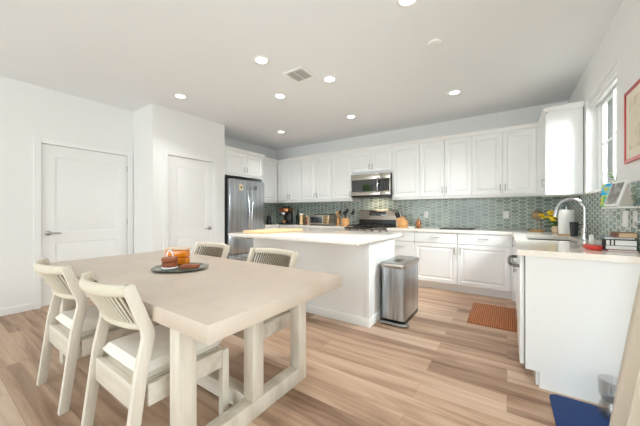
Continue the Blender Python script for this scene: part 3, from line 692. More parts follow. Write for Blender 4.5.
# ------------------------------------------------------------------ dining table
TX0, TX1, TY0, TY1, TZ = -3.21, -0.925, 0.62, 1.64, 0.76
tb = root('dining_table', 'long dining table with thick beige top and whitewashed trestle legs', 'table', ((TX0 + TX1) / 2, 1.13, 0))
tx, ty = (TX0 + TX1) / 2, 1.13
MB().box(TX0 - tx, TY0 - ty, TZ - 0.075, TX1 - tx, TY1 - ty, TZ, 0.004).build('tabletop', M_TABLE, tb)
for s in (-1, 1):
    cx = s * (1.14 - 0.307)
    for y0, y1 in ((-0.47, -0.385), (-0.042, 0.042), (0.375, 0.46)):
        MB().box(cx - 0.04, y0, 0.0 if abs(y0) > 0.1 else 0.101, cx + 0.04, y1, TZ - 0.0755, 0.004).build('leg', M_WASH, tb)
    MB().box(cx - 0.039, -0.384, 0.0, cx + 0.039, 0.374, 0.10, 0.004).build('foot_beam', M_WASH, tb)
MB().box(-0.792, -0.04, 0.015, 0.792, 0.04, 0.115, 0.004).build('stretcher', M_WASHX, tb)

# ------------------------------------------------------------------ dining chairs
def make_chair():
    r = root('dining_chair', '', 'chair', (0, 0, 0), 0, 'rope-back dining chairs')
    W = 0.245                                        # half width to post centres; faces +y, back posts at y = 0.0
    prof = [(-0.035, 0), (0.012, 0), (0.072, 0.46), (0.102, 0.605), (0.102, 0.64), (0.018, 0.868), (-0.026, 0.857), (0.049, 0.642), (0.051, 0.61), (0.020, 0.46)]
    for s in (-1, 1):
        MB().prism(prof, 0, s * W - 0.0165, s * W + 0.0165, 0.004).build('rear_leg', M_WASH, r)
        MB().box(s * W - 0.021, 0.465, 0, s * W + 0.021, 0.508, 0.398, 0.005).build('front_leg', M_WASH, r)
        MB().box(s * W - 0.014, 0.072, 0.30, s * W + 0.014, 0.464, 0.40, 0.004).build('side_rail', M_WASHX, r)
    MB().box(-W + 0.0215, 0.468, 0.335, W - 0.0215, 0.494, 0.398, 0.004).build('front_rail', M_WASHX, r)
    MB().box(-W + 0.0205, 0.024, 0.285, W - 0.0205, 0.052, 0.405, 0.004).build('back_rail', M_WASHX, r)
    MB().box(-W + 0.03, 0.056, 0.375, W - 0.03, 0.462, 0.398, 0.002).build('seat_base', M_WASHX, r)
    # cushion with a soft crown
    b = bmesh.new(); bmesh.ops.create_grid(b, x_segments=18, y_segments=16, size=1)
    top = {}
    W2, y0, y1 = 0.2255, 0.052, 0.505
    cm = MB(); bb = cm.bm
    n = 20; mm_ = 18; T_, Bt = [], []
    for i in range(n + 1):
        ra_, rb_ = [], []
        for j in range(mm_ + 1):
            u, v = 2 * i / n - 1, 2 * j / mm_ - 1
            e = (1 - abs(u) ** 6) * (1 - abs(v) ** 6)
            x = u * W2; y = (y0 + y1) / 2 + v * (y1 - y0) / 2
            tuft = sum(0.008 * math.exp(-(((x - a) ** 2 + (y - 0.285 - c) ** 2) / 0.0005)) for a in (-0.09, 0.09) for c in (-0.09, 0.09))
            ra_.append(bb.verts.new((x, y, 0.441 + 0.043 * e ** 0.2 - tuft))); rb_.append(bb.verts.new((x, y, 0.440 - 0.038 * min(1, 3 * e) ** 0.2)))
        T_.append(ra_); Bt.append(rb_)
    for i in range(n):
        for j in range(mm_):
            bb.faces.new((T_[i][j], T_[i + 1][j], T_[i + 1][j + 1], T_[i][j + 1])); bb.faces.new((Bt[i][j], Bt[i][j + 1], Bt[i + 1][j + 1], Bt[i + 1][j]))
    bmesh.ops.remove_doubles(bb, verts=bb.verts[:], dist=1e-5); b.free()
    bmesh.ops.recalc_face_normals(bb, faces=bb.faces[:])
    cm.build('seat_cushion', M_CUSH, r)
    # curved top roll and bottom rail, roped
    def curve(z, bulge, yo, n=16):
        return [(-W + 0.024 + 2 * (W - 0.024) * i / n, yo - bulge * (1 - (2 * i / n - 1) ** 2) ** 0.75, z) for i in range(n + 1)]
    top_c, bot_c = curve(0.838, 0.066, -0.001), curve(0.66, 0.05, 0.07)
    MB().tube(top_c, 0.0255, 14, False, (0.8, 1.1)).build('top_rail', M_ROPE, r)
    MB().tube(bot_c, 0.017, 12).build('lower_rail', M_ROPE, r)
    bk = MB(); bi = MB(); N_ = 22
    for i in range(N_ + 1):
        t = i / N_
        f = t * 16; k = min(int(f), 15); q = f - k
        a = Vector(top_c[k]).lerp(Vector(top_c[k + 1]), q); c = Vector(bot_c[k]).lerp(Vector(bot_c[k + 1]), q)
        bk.tube([a + Vector((0, -0.006, -0.018)), c + Vector((0, -0.006, 0.008))], 0.0047, 8)
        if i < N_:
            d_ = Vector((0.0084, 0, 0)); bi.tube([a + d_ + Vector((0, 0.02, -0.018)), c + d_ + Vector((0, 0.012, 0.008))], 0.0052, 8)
    bi.build('inner_weave', plain('painted_shade_cord', (128, 116, 98), 0.9, bump=0.3, bscale=220), r)  # same rope as outside, coloured darker to paint the shade between strands
    bk.build('rope_weave', plain('rope_cord', (214, 205, 188), 0.85, bump=0.3, bscale=220), r)
    return r
ch = make_chair()
spots = [(-2.415, 0.515, 0.0, 'whitewashed rope-back chair on the near table side, the one closer to the closet door'), (-1.605, 0.53, 0.0, 'whitewashed rope-back chair with full seat cushion showing, nearest the viewer'),
         (-2.52, 1.74, PI, 'rope-back chair across the table, its top showing beside the orange block near the pantry'), (-1.665, 1.74, PI, 'rope-back chair across the table, standing right in front of the island')]
for i, (x, y, rz, lb) in enumerate(spots):
    o = ch if i == 0 else copy_tree(ch)
    o.location = (x, y, 0); o.rotation_euler = (0, 0, rz); o['label'] = lb

# ------------------------------------------------------------------ things on the table
pt = root('serving_tray', 'oval dark green marble platter on the dining table', 'platter', (-2.026, 1.131, TZ + 0.001), math.radians(34))
MB().lathe([(0, 0), (0.12, 0), (0.19, 0.010), (0.20, 0.016), (0.196, 0.018), (0.18, 0.013), (0, 0.011)], (0, 0, 0), 40, Matrix.Diagonal((1.0, 0.86, 1, 1))).build('plate', M_PLATTER, pt)
pz = TZ + 0.0135
cb = root('round_box', 'round brown box with white base and arched handle on the platter', 'box', (-2.06, 1.07, pz))
MB().cyl((0, 0, 0), 0.056, 0.012, 28, 0.003).build('base', M_WHITE, cb)
MB().cyl((0, 0, 0.0125), 0.053, 0.038, 28, 0.006).cyl((0, 0, 0.0505), 0.055, 0.03, 28, 0.006).build('body', M_BROWN, cb)
MB().tube([(0.022 * math.cos(a), 0.0, 0.085 + 0.046 * math.sin(a)) for a in [PI * i / 12 for i in range(13)]], 0.0045, 8).xf(Matrix.Rotation(math.radians(34), 4, 'Z')).build('handle', M_WHITE, cb)
pk = root('orange_jar', 'glossy orange ceramic block with cream lid at the back of the platter', 'jar', (-2.148, 1.178, pz + 0.003), math.radians(34))
MB().box(-0.085, -0.035, 0, 0.085, 0.035, 0.056, 0.012).box(-0.085, -0.034, 0.0565, 0.085, 0.034, 0.114, 0.012).build('body', M_PUMPKIN, pk)
MB().box(-0.088, -0.036, 0.1145, 0.088, 0.036, 0.131, 0.006).build('lid', M_TERRA, pk)
bb_ = MB().box(-0.062, -0.035, 0, 0.062, 0.035, 0.026, 0.008).build('wooden_coaster', M_BROWN); bb_.location = (-1.945, 1.16, pz + 0.0005); bb_.rotation_euler = (0, 0, math.radians(40))
tag(bb_, 'low flat brown block lying at the right of the platter', 'block')

# ------------------------------------------------------------------ island: chopping board
cbd = MB().box(-0.19, -0.38, 0, 0.19, 0.38, 0.03, 0.006); o = cbd.build('cutting_board', M_BOARD); o.location = (-2.585, 2.74, CT + 0.0008)
tag(o, 'large pale wooden cutting board on the far end of the island', 'cutting board')

# ------------------------------------------------------------------ step bin
tc_ = root('trash_can', 'stainless steel step bin standing against the island end', 'trash can', (-1.012, 3.16, 0))
def rrect(hx, hy, r, n=6):
    p = []
    for cx, cy, a in ((hx - r, hy - r, 0), (-hx + r, hy - r, PI / 2), (-hx + r, -hy + r, PI), (hx - r, -hy + r, 1.5 * PI)):
        p += [(cx + r * math.cos(a + PI / 2 * i / n), cy + r * math.sin(a + PI / 2 * i / n)) for i in range(n + 1)]
    return p
MB().prism(rrect(0.128, 0.292, 0.04), 2, 0.045, 0.59).build('body', M_STEEL, tc_)
MB().prism(rrect(0.126, 0.288, 0.04), 2, 0.0, 0.0445).build('base', M_BLACK, tc_)
MB().prism(rrect(0.137, 0.302, 0.035), 2, 0.591, 0.637, 0.003).build('rim', M_STEELH, tc_)
lid = MB().prism(rrect(0.127, 0.292, 0.03), 2, 0.6375, 0.647, 0.003).build('lid', M_NICKEL, tc_)
MB().box(-0.04, -0.15, 0.6475, 0.04, 0.02, 0.6495, 0.001).build('lid_recess', M_DKGREY, lid)
pd = rrect(0.162, 0.335, 0.06)
MB().tube([(x, y, 0.018) for x, y in pd if y < 0.2 and x > -0.13] , 0.018, 8, False, (1.1, 0.8)).build('pedal_bar', M_NICKEL, tc_)

# ------------------------------------------------------------------ floor mats
o = MB().box(-0.222, -0.39, 0, 0.222, 0.39, 0.012, 0.004).build('floor_mat', M_BAMBOO); o.location = (-0.138, 3.74, 0.0005)
tag(o, 'reddish brown slatted bamboo mat on the floor before the sink cabinet', 'mat')
o = MB().prism(rrect(0.24, 0.27, 0.05), 2, 0, 0.01, 0.003).build('pet_mat', M_BLUE); o.location = (0.465, 2.065, 0.0005)
tag(o, 'navy blue rounded rubber mat on the floor against the white end panel', 'mat')
pf = root('water_dispenser', 'clear plastic water dispenser standing on the navy mat half behind the curtain', 'dispenser', (0.505, 2.265, 0.0115))
MB().lathe([(0.0, 0.0), (0.062, 0.0), (0.066, 0.01), (0.060, 0.045), (0.047, 0.085), (0.044, 0.0852), (0.056, 0.045), (0.060, 0.012), (0.0, 0.008)], (0, 0, 0), 28).build('base', M_CLEAR, pf)
MB().lathe([(0.045, 0.086), (0.055, 0.10), (0.060, 0.115), (0.062, 0.20), (0.059, 0.207), (0.056, 0.20), (0.056, 0.118), (0.043, 0.088)], (0, 0, 0), 28).build('bottle', M_CLEAR, pf)

# ------------------------------------------------------------------ curtain
cu = root('curtain', 'cream linen curtain hanging at the near right by the end panel', 'curtain', (0.675, 1.60, 0))
b = MB(); bm = b.bm
nu, nz_ = 90, 36; grid = []
for j in range(nz_ + 1):
    z = 0.012 + 2.43 * j / nz_
    flare = 0.285 - 0.15 * z if z < 1.0 else max(0.03, 0.135 - 0.16 * (z - 1.0))
    row = []
    for i in range(nu + 1):
        t = i / nu
        y = -0.36 + 0.72 * t
        amp = 0.022 + 0.02 * (1 - z / 2.45)
        fold = amp * math.sin(2 * PI * 6.5 * t + 0.5 * math.sin(z * 1.3)) 
        x = -flare * (0.55 + 0.45 * t) + 0.02 + fold * 0.9
        row.append(bm.verts.new((min(x, 0.03), y, z)))
    grid.append(row)
for j in range(nz_):
    for i in range(nu): bm.faces.new((grid[j][i], grid[j][i + 1], grid[j + 1][i + 1], grid[j + 1][i]))
co = b.build('drape', M_LINEN, cu)
md = co.modifiers.new('thick', 'SOLIDIFY'); md.thickness = 0.004
cr = root('curtain_rod', 'metal curtain rod above the glass door', 'rod', (0.645, 0.3, 2.47))
MB().tube([(0, -1.8, 0), (0, 1.72, 0)], 0.012, 12).build('pole', M_NICKEL, cr)
for y in (-1.7, 1.7): MB().tube([(0, y, 0), (0.064, y, 0)], 0.008, 8).build('bracket', M_NICKEL, cr)

# ------------------------------------------------------------------ wall things on the right
pf_ = root('framed_print', 'red framed print hanging on the right wall past the window', 'picture', (XR - 0.002, 2.55, 1.778), -PI / 2)
hw, hh = 0.305, 0.25
MB().box(-hw, -0.016, -hh, -hw + 0.024, 0, hh, 0.003).box(hw - 0.024, -0.016, -hh, hw, 0, hh, 0.003).box(-hw + 0.024, -0.016, -hh, hw - 0.024, 0, -hh + 0.024, 0.003).box(-hw + 0.024, -0.016, hh - 0.024, hw - 0.024, 0, hh, 0.003).build('frame', M_REDF, pf_)
MB().box(-hw + 0.0245, -0.010, -hh + 0.0245, hw - 0.0245, -0.002, hh - 0.0245).build('mat_board', plain('mat_board', (236, 228, 212), 0.8), pf_, False)
MB().box(-hw + 0.09, -0.0125, -hh + 0.08, hw - 0.09, -0.0105, hh - 0.08).build('print', M_PICT, pf_, False)

def outlet(label, loc, rz, w=0.074, n=2):
    r = root('wall_outlet', label, 'outlet', loc, rz, 'white wall outlets')
    MB().box(-w / 2, -0.006, -0.058, w / 2, 0, 0.058, 0.002).build('cover_plate', M_WHITE, r)
    for z in (-0.02, 0.02): MB().box(-0.015, -0.0075, z - 0.012, 0.015, -0.0062, z + 0.012, 0.0006).build('socket', M_PAPER, r, False)
yo = YB - 0.0095
outlet('white outlet on the tiles right of the knife block', (-1.185, yo, 1.15), 0)
outlet('white outlet on the tiles between tray and bronze lamp', (-0.012, yo, 1.155), 0)
outlet('white outlet on the side wall tiles below the tilted display, farther one', (XR - 0.0095, 2.845, 1.138), -PI / 2, 0.11)
outlet('white outlet on the side wall tiles with the black cord, nearer one', (XR - 0.0095, 2.665, 1.138), -PI / 2, 0.07)

lg = MB().box(0.59, 2.52, 1.212, XR - 0.0095, 2.92, 1.2215, 0.003)
tag(lg.build('ledge', M_WHITE), 'small white ledge on the tiled side wall holding the tilted display', 'shelf')
# tilted smart display with wedge base
lz = 1.2225
A0, A1 = Vector((0.560, 2.725, lz)), Vector((0.588, 2.565, lz))        # bottom edge of the screen
up = Vector((0.052, 0.022, 0.168))
uv = (A1 - A0); nrm = uv.cross(up).normalized()
if nrm.x > 0: nrm = -nrm
ds = root('smart_display', 'tilted digital display with white bezel on the ledge over the sink worktop', 'display', tuple((A0 + A1) / 2 + Vector((0, 0, 0.003))))
base = (A0 + A1) / 2
def quad_prism(pts, d, name, mat, parent, bev=0.0):
    b2 = MB(); B2 = b2.bm
    v = [B2.verts.new(p - base) for p in pts] + [B2.verts.new(p - base + d) for p in pts]
    B2.faces.new(v[:4]); B2.faces.new(v[4:][::-1])
    for k in range(4): B2.faces.new((v[k], v[k + 4], v[(k + 1) % 4 + 4], v[(k + 1) % 4]))
    bmesh.ops.recalc_face_normals(B2, faces=B2.faces[:])
    if bev: bmesh.ops.bevel(B2, geom=B2.edges[:], offset=bev, segments=2, affect='EDGES', profile=0.5)
    return b2.build(name, mat, parent)
lift = Vector((0, 0, 0.003))
quad_prism([A0 + lift, A1 + lift, A1 + up, A0 + up], -nrm * 0.012, 'bezel', M_WHITE, ds, 0.002)
u_ = uv.normalized() * 0.012; p_ = up.normalized() * 0.012
quad_prism([A0 + lift + u_ + p_, A1 + lift - u_ + p_, A1 + up - u_ - p_, A0 + up + u_ - p_], nrm * 0.0015, 'screen', patches('display_picture', [(70, 70, 72), (120, 116, 112), (178, 178, 176)], 22, 0.25), ds)
wb0 = MB(); B3 = wb0.bm
back = -nrm * 0.0135
pts = [A0 + u_ + back + lift * 0.5, A1 - u_ + back + lift * 0.5, A1 - u_ + up * 0.93 + back, A0 + u_ + up * 0.93 + back, A0 + u_ + Vector((0.092, 0.035, 0.001)), A1 - u_ + Vector((0.092, 0.035, 0.001))]
v = [B3.verts.new(p - base) for p in pts]
for f in ((0, 1, 2, 3), (0, 4, 5, 1), (3, 2, 5, 4), (0, 3, 4), (1, 5, 2)): B3.faces.new([v[k] for k in f])
bmesh.ops.recalc_face_normals(B3, faces=B3.faces[:])
wb0.build('stand', plain('warm_grey_fabric', (206, 200, 190), 0.8), ds, False)
MB().tube([Vector(p) - base for p in ((0.690, 2.545, 1.2275), (0.692, 2.50, 1.2275), (0.694, 2.452, 1.20), (0.690, 2.455, 1.13), (0.694, 2.56, 1.08), (0.694, 2.64, 1.10), (0.6965, 2.655, 1.125))], 0.0035, 8).build('cord', M_BLACK, ds)
# colourful card behind it
gl = MB().prism(rrect(0.045, 0.088, 0.015), 1, -0.004, 0.004); o = gl.build('picture_card', patches('globe_print', [(20, 90, 180), (40, 170, 225), (60, 190, 220), (230, 210, 70), (60, 180, 120), (20, 120, 210)], 18, 0.3))
o.location = (0.626, 2.90, lz + 0.0895); o.rotation_euler = (math.radians(-8), 0, math.radians(-42))
tag(o, 'small bright blue and yellow picture standing behind the tilted display', 'picture')
# plant on the sill
sp_ = root('potted_sprout', 'tiny potted green sprout on the window sill', 'plant', (0.755, 3.33, SZ0 + 0.001))
MB().lathe([(0, 0), (0.022, 0), (0.03, 0.05), (0.027, 0.05), (0.02, 0.04), (0, 0.04)], (0, 0, 0), 20).build('pot', M_TERRA, sp_)
st = MB(); lf = MB()
for a, h, l in ((0.3, 0.06, 0.03), (2.2, 0.085, 0.035), (4.0, 0.05, 0.03), (5.2, 0.07, 0.03)):
    e = (l * math.cos(a), l * math.sin(a), 0.04 + h)
    st.tube([(0, 0, 0.035), (e[0] * 0.4, e[1] * 0.4, 0.04 + h * 0.6), e], 0.002, 6)
    lf.ball(e, 0.014, 0.014, 0.006, 8); lf.ball((e[0] * 1.4, e[1] * 1.4, e[2] + 0.008), 0.011, 0.011, 0.005, 8); lf.ball((e[0] * 0.7, e[1] * 0.7, e[2] - 0.02), 0.011, 0.011, 0.005, 8)
st.build('stem', M_LEAF, sp_); lf.build('leaves', M_LEAF, sp_)

# ------------------------------------------------------------------ sink side of the worktop
CZ = CT + 0.0008
fa = root('faucet', 'tall chrome gooseneck faucet behind the sink', 'faucet', (0.618, 3.62, CZ))
MB().lathe([(0, 0), (0.028, 0), (0.027, 0.012), (0.020, 0.016), (0.019, 0.10), (0.014, 0.105), (0, 0.105)], (0, 0, 0), 24).build('base', M_CHROME, fa)
neck = [(0, 0, 0.10), (0, 0, 0.28)] + [(-0.10 + 0.10 * math.cos(a), 0, 0.285 + 0.10 * math.sin(a)) for a in [PI * i / 16 for i in range(1, 15)]]
MB().tube(neck, 0.0155, 14).build('neck', M_CHROME, fa)
MB().tube([neck[-1], (-0.208, 0, 0.27), (-0.216, 0, 0.215)], [0.0165, 0.019, 0.021], 14).build('spray_head', M_CHROME, fa)
MB().tube([(0, -0.018, 0.07), (0, -0.045, 0.075), (0.0, -0.075, 0.11)], [0.009, 0.007, 0.006], 10).build('lever', M_CHROME, fa)
o = MB().lathe([(0, 0), (0.017, 0), (0.017, 0.05), (0.014, 0.055), (0, 0.055)], (0, 0, 0), 20).build('air_gap_cap', M_WHITE); o.location = (0.632, 3.45, CZ)
tag(o, 'small white cylinder cap on the worktop in front of the faucet', 'cap')
pw = root('paper_towel', 'white paper towel roll upright on a holder behind the sink', 'paper towel', (0.562, 4.20, CZ))
MB().lathe([(0, 0), (0.078, 0), (0.078, 0.010), (0, 0.012)], (0, 0, 0), 28).build('base', M_WOOD, pw)
MB().lathe([(0.02, 0.0125), (0.068, 0.0125), (0.07, 0.016), (0.07, 0.285), (0.068, 0.288), (0.02, 0.288), (0.02, 0.0125)], (0, 0, 0), 36).build('roll', M_PAPER, pw)
MB().lathe([(0, 0.0123), (0.007, 0.0123), (0.007, 0.315), (0.010, 0.318), (0.008, 0.33), (0, 0.332)], (0, 0, 0), 14).build('rod', M_CHROME, pw)
tu = root('tumbler', 'dark grey tumbler with lid standing beside the paper towel', 'tumbler', (0.605, 4.04, CZ))
MB().lathe([(0, 0), (0.030, 0), (0.032, 0.004), (0.040, 0.135), (0, 0.135)], (0, 0, 0), 24).build('cup', M_DKGREY, tu)
MB().lathe([(0, 0.1352), (0.042, 0.1352), (0.042, 0.146), (0.034, 0.154), (0, 0.155)], (0, 0, 0), 24).build('lid', M_BLACK, tu)
for (x, y, h, nm, lb, mt) in ((0.668, 3.965, 0.17, 'soap_bottle', 'clear soap bottle beside the dark tumbler near the faucet', M_CLEAR), (0.655, 3.83, 0.13, 'soap_bottle', 'shorter pale soap bottle just behind the faucet', M_NICKEL)):
    sb = root(nm, lb, 'bottle', (x, y, CZ))
    MB().lathe([(0, 0), (0.026, 0), (0.028, 0.004), (0.028, h * 0.7), (0.012, h * 0.82), (0.012, h * 0.86), (0, h * 0.86)], (0, 0, 0), 20).build('body', mt, sb)
    MB().lathe([(0, h * 0.865), (0.013, h * 0.865), (0.013, h * 0.95), (0.004, h * 0.96), (0.004, h * 1.08), (0, h * 1.08)], (0, 0, 0), 16).tube([(0, 0, h * 1.05), (-0.035, 0, h * 1.04), (-0.04, 0, h * 1.0)], 0.004, 8).build('pump', M_BLACK if mt is M_NICKEL else M_CHROME, sb)
fv = root('flower_vase', 'pale clay vase of yellow flowers beside the paper towel', 'vase', (0.515, 4.55, CZ))
MB().lathe([(0, 0), (0.034, 0), (0.048, 0.03), (0.05, 0.06), (0.036, 0.09), (0.038, 0.10), (0.032, 0.10), (0.03, 0.088), (0, 0.08)], (0, 0, 0), 24).build('pot', M_TERRA, fv)
st, lf, fl = MB(), MB(), MB()
for k in range(18):
    a = random.uniform(2.2, 4.6); l = random.uniform(0.02, 0.15); h = random.uniform(0.16, 0.28)
    e = Vector((l * math.cos(a), l * math.sin(a) * 0.7, h))
    st.tube([(0, 0, 0.085), (e.x * 0.3, e.y * 0.3, h * 0.7), e], 0.0022, 6)
    if k % 3 != 2:
        fb = MB()
        for q in range(5):
            aa = 2 * PI * q / 5; fb.ball((e.x + 0.017 * math.cos(aa), e.y + 0.017 * math.sin(aa), e.z + 0.006 * (q % 2)), 0.015, 0.015, 0.013, 8)
    if k % 3 != 2: fb.ball(tuple(e), 0.012, 0.012, 0.01, 8).build('flower', M_YELLOW, fv)
    for q in range(3): lf.ball((e.x * (0.3 + 0.2 * q) + random.uniform(-0.02, 0.03), e.y * 0.5 + random.uniform(-0.02, 0.02), 0.10 + 0.035 * q), 0.022, 0.012, 0.012, 8)
st.build('stem', M_LEAF, fv); lf.build('leaves', M_LEAF, fv)
lp = root('table_lamp', 'small bronze globe lamp on a wooden base in the worktop corner', 'lamp', (0.345, 4.86, CZ))
MB().cyl((0, 0, 0), 0.085, 0.02, 28, 0.004).build('base', M_WOOD, lp)
MB().tube([(0.03, 0, 0.0195), (0.03, 0, 0.12), (0.012, 0, 0.16)], 0.006, 10).build('stem', M_BRASS, lp)
MB().ball((0, 0, 0.225), 0.062, 0.062, 0.065, 20).build('globe', M_BRONZE, lp)
MB().tube([(0.08, 0.02, 0.006), (0.14, 0.02, 0.004), (0.19, 0.08, 0.03), (0.21, 0.20, 0.10), (0.2, 0.235, 0.13)], 0.003, 6).build('cord', M_BLACK, lp)
# mitt and books
mt_ = MB(); pts = [(-0.01, -0.02), (0.05, -0.055), (0.13, -0.06), (0.19, -0.04), (0.21, 0.0), (0.19, 0.04), (0.12, 0.055), (0.06, 0.05), (-0.01, 0.03), (-0.03, 0.0)]
mt_.prism(pts, 2, 0, 0.028, 0.012, 3)
mt_.tube([(0.03, 0.04, 0.014), (0.08, 0.085, 0.014), (0.12, 0.095, 0.013)], [0.014, 0.014, 0.010], 10, False, (1.3, 0.8))
mt_.xf(Matrix.Diagonal((1, 0.72, 1, 1))); o = mt_.build('oven_mitt', M_RED); o.location = (0.487, 2.77, CZ); o.rotation_euler = (0, 0, math.radians(-86))
tag(o, 'red oven mitt lying on the worktop beside the book stack', 'oven mitt')
def book(name, label, x0, y0, x1, y1, z0, h, cover, rz=0.0, spine=None, extra=None, pages=None, grp='books stacked on the sink worktop'):
    a, c = (x1 - x0) / 2, (y1 - y0) / 2
    cx = x0 + a * math.cos(rz) - c * math.sin(rz); cy = y0 + a * math.sin(rz) + c * math.cos(rz)
    r = root(name, label, 'book', (cx, cy, z0), rz, grp)
    t = min(0.0014, h * 0.18)
    MB().box(-a, -c, 0, a, c, t).box(-a, -c, h - t, a, c, h).box(-a, -c, t, -a + (spine or t), c, h - t).build('cover', cover, r, False)
    MB().box(-a + (spine or t) + 0.0003, -c + 0.002, t * 1.02, a - 0.002, c - 0.004, h - t * 1.02).build('pages', pages or M_PAPER, r, False)
    if extra: extra(r, a, c, h)
    return r
BKC = plain('black_cloth', (26, 25, 27), 0.6)
def elastic(r, a, c, h):
    for x in (-a + 0.018, -a + 0.036): MB().box(x, -c - 0.0015, -0.0, x + 0.007, -c - 0.0003, h + 0.0012).build('elastic_band', M_BLACK, r, False)
zb = CZ
K = math.radians(-3)
TAN = plain('tan_pages', (214, 184, 146), 0.8)
book('book', 'wide flat red book at the bottom of the stack by the oven mitt', 0.55, 2.58, 0.690, 2.72, zb, 0.010, plain('dull_red_cover', (150, 60, 58), 0.6), K); zb += 0.0106
book('book', 'thin black notebook with white pages just above the red book', 0.545, 2.60, 0.688, 2.73, zb, 0.026, BKC, K); zb += 0.0266
book('book', 'thick black notebook held by an elastic band in the stack', 0.547, 2.60, 0.688, 2.73, zb, 0.036, BKC, K, None, elastic); zb += 0.0395
book('book', 'blue and grey magazine lying under the tan book', 0.543, 2.62, 0.685, 2.78, zb, 0.014, plain('slate_blue_cover', (120, 140, 152), 0.5), K); zb += 0.0146
book('book', 'tan book with brown spine on top of the stack', 0.588, 2.60, 0.690, 2.73, zb, 0.030, streaky('brown_spine', (96, 62, 44), (126, 84, 60), (9, 9, 9), 0.6), K, 0.02, None, TAN)

# ------------------------------------------------------------------ back worktop, from left to right
kt = root('electric_kettle', 'small black kettle on the worktop right beside the refrigerator', 'kettle', (-4.42, 4.50, CZ))
MB().lathe([(0, 0), (0.065, 0), (0.065, 0.02), (0.060, 0.024), (0.045, 0.17), (0.03, 0.185), (0, 0.19)], (0, 0, 0), 24).build('body', M_BLACK, kt)
MB().tube([(0.045, 0, 0.165), (0.085, 0, 0.16), (0.09, 0, 0.10), (0.062, 0, 0.05)], 0.008, 10).build('handle', M_STEEL, kt)
em = root('espresso_machine', 'copper and black espresso machine in the far worktop corner', 'coffee machine', (-4.02, 4.62, CZ), math.radians(12))
MB().box(-0.10, -0.16, 0, 0.10, 0.14, 0.035, 0.006).build('drip_tray', M_BLACK, em)
MB().box(-0.075, 0.02, 0.0355, 0.10, 0.14, 0.27, 0.015).build('column', M_BLACK, em)
MB().box(-0.12, -0.12, 0.2705, 0.11, 0.14, 0.36, 0.02).build('head', M_COPPER, em)
MB().lathe([(0, 0), (0.045, 0), (0.05, 0.02), (0.04, 0.05), (0, 0.05)], (-0.02, -0.08, 0.2195), 24).build('group_head', M_CHROME, em)
MB().tube([(-0.02, -0.10, 0.232), (-0.03, -0.16, 0.225), (-0.04, -0.21, 0.215)], [0.012, 0.012, 0.014], 10).build('portafilter', M_BLACK, em)
MB().lathe([(0, 0), (0.09, 0), (0.08, 0.05), (0, 0.055)], (0.0, 0.02, 0.3605), 24).build('hopper', M_BLACK, em)
MB().lathe([(0, 0), (0.035, 0), (0.04, 0.06), (0.036, 0.065), (0, 0.06)], (0.0, -0.075, 0.0355), 20).build('cup', M_COPPER, em)
def bottle(name, label, cat, x, y, r, h, mat, capmat, neck=True, grp=None):
    o = root(name, label, cat, (x, y, CZ), 0, grp)
    if neck:
        MB().lathe([(0, 0), (r, 0), (r, h * 0.62), (r * 0.42, h * 0.76), (r * 0.4, h * 0.93), (0, h * 0.93)], (0, 0, 0), 20).build('body', mat, o)
        MB().cyl((0, 0, h * 0.9305), r * 0.46, h * 0.07, 16).build('cap', capmat, o)
    else:
        MB().cyl((0, 0, 0), r, h * 0.88, 24, 0.004).build('body', mat, o)
        MB().cyl((0, 0, h * 0.8805), r * 1.03, h * 0.12, 24, 0.003).build('lid', capmat, o)
bottle('oil_bottle', 'dark green bottle between the espresso machine and the canisters', 'bottle', -3.83, 4.80, 0.045, 0.31, plain('dark_green_glass', (24, 38, 28), 0.15), M_BLACK)
bottle('canister', 'tall pale brass canister with white lid, leftmost of the canister row', 'canister', -3.655, 4.70, 0.055, 0.24, M_BRASS, M_WHITE, False, 'canisters by the toaster oven')
bottle('canister', 'brown canister in the middle of the canister row', 'canister', -3.545, 4.76, 0.045, 0.19, M_BROWN, M_BRASS, False, 'canisters by the toaster oven')
bottle('canister', 'slim cream canister right against the toaster oven', 'canister', -3.46, 4.70, 0.03, 0.18, M_TERRA, M_TERRA, False, 'canisters by the toaster oven')
to = root('toaster_oven', 'stainless toaster oven with black tray on top on the back worktop', 'toaster oven', (-3.17, 4.80, CZ))
for x in (-0.2, 0.2):
    for y in (-0.12, 0.12): MB().cyl((x, y, 0), 0.014, 0.0145, 12).build('foot', M_BLACK, to)
MB().box(-0.235, -0.14, 0.015, 0.235, 0.15, 0.215, 0.01).build('body', M_STEELH, to)
dd = MB().box(-0.225, -0.155, 0.03, 0.10, -0.1405, 0.20, 0.004).build('door', M_STEELH, to)
MB().box(-0.205, -0.158, 0.05, 0.08, -0.1555, 0.165).build('window', M_BLACKG, dd, False)
MB().tube([(-0.18, -0.156, 0.183), (-0.18, -0.175, 0.183), (0.06, -0.175, 0.183), (0.06, -0.156, 0.183)], 0.006, 8).build('handle', M_CHROME, dd)
MB().box(0.105, -0.150, 0.03, 0.23, -0.1405, 0.20, 0.003).build('control_panel', M_BRASS, to)
for z in (0.06, 0.115, 0.17): MB().lathe([(0, 0), (0.017, 0), (0.015, 0.018), (0, 0.018)], (0.168, -0.1505, z), 16, Matrix.Rotation(PI / 2, 4, 'X')).build('knob', M_BLACK, to)
o = MB().prism(rrect(0.20, 0.12, 0.02), 2, 0, 0.014, 0.004).build('baking_tray', M_BLACK); o.location = (-3.14, 4.80, CZ + 0.216)
tag(o, 'flat black baking tray lying on top of the toaster oven', 'tray')
wu = root('spoon_holder', 'narrow wooden holder of wooden spoons between toaster oven and crock', 'utensil holder', (-2.80, 4.80, CZ))
MB().lathe([(0, 0), (0.038, 0), (0.03, 0.05), (0.045, 0.13), (0.04, 0.13), (0.026, 0.05), (0, 0.04)], (0, 0, 0), 20).build('cup', M_WOOD, wu)
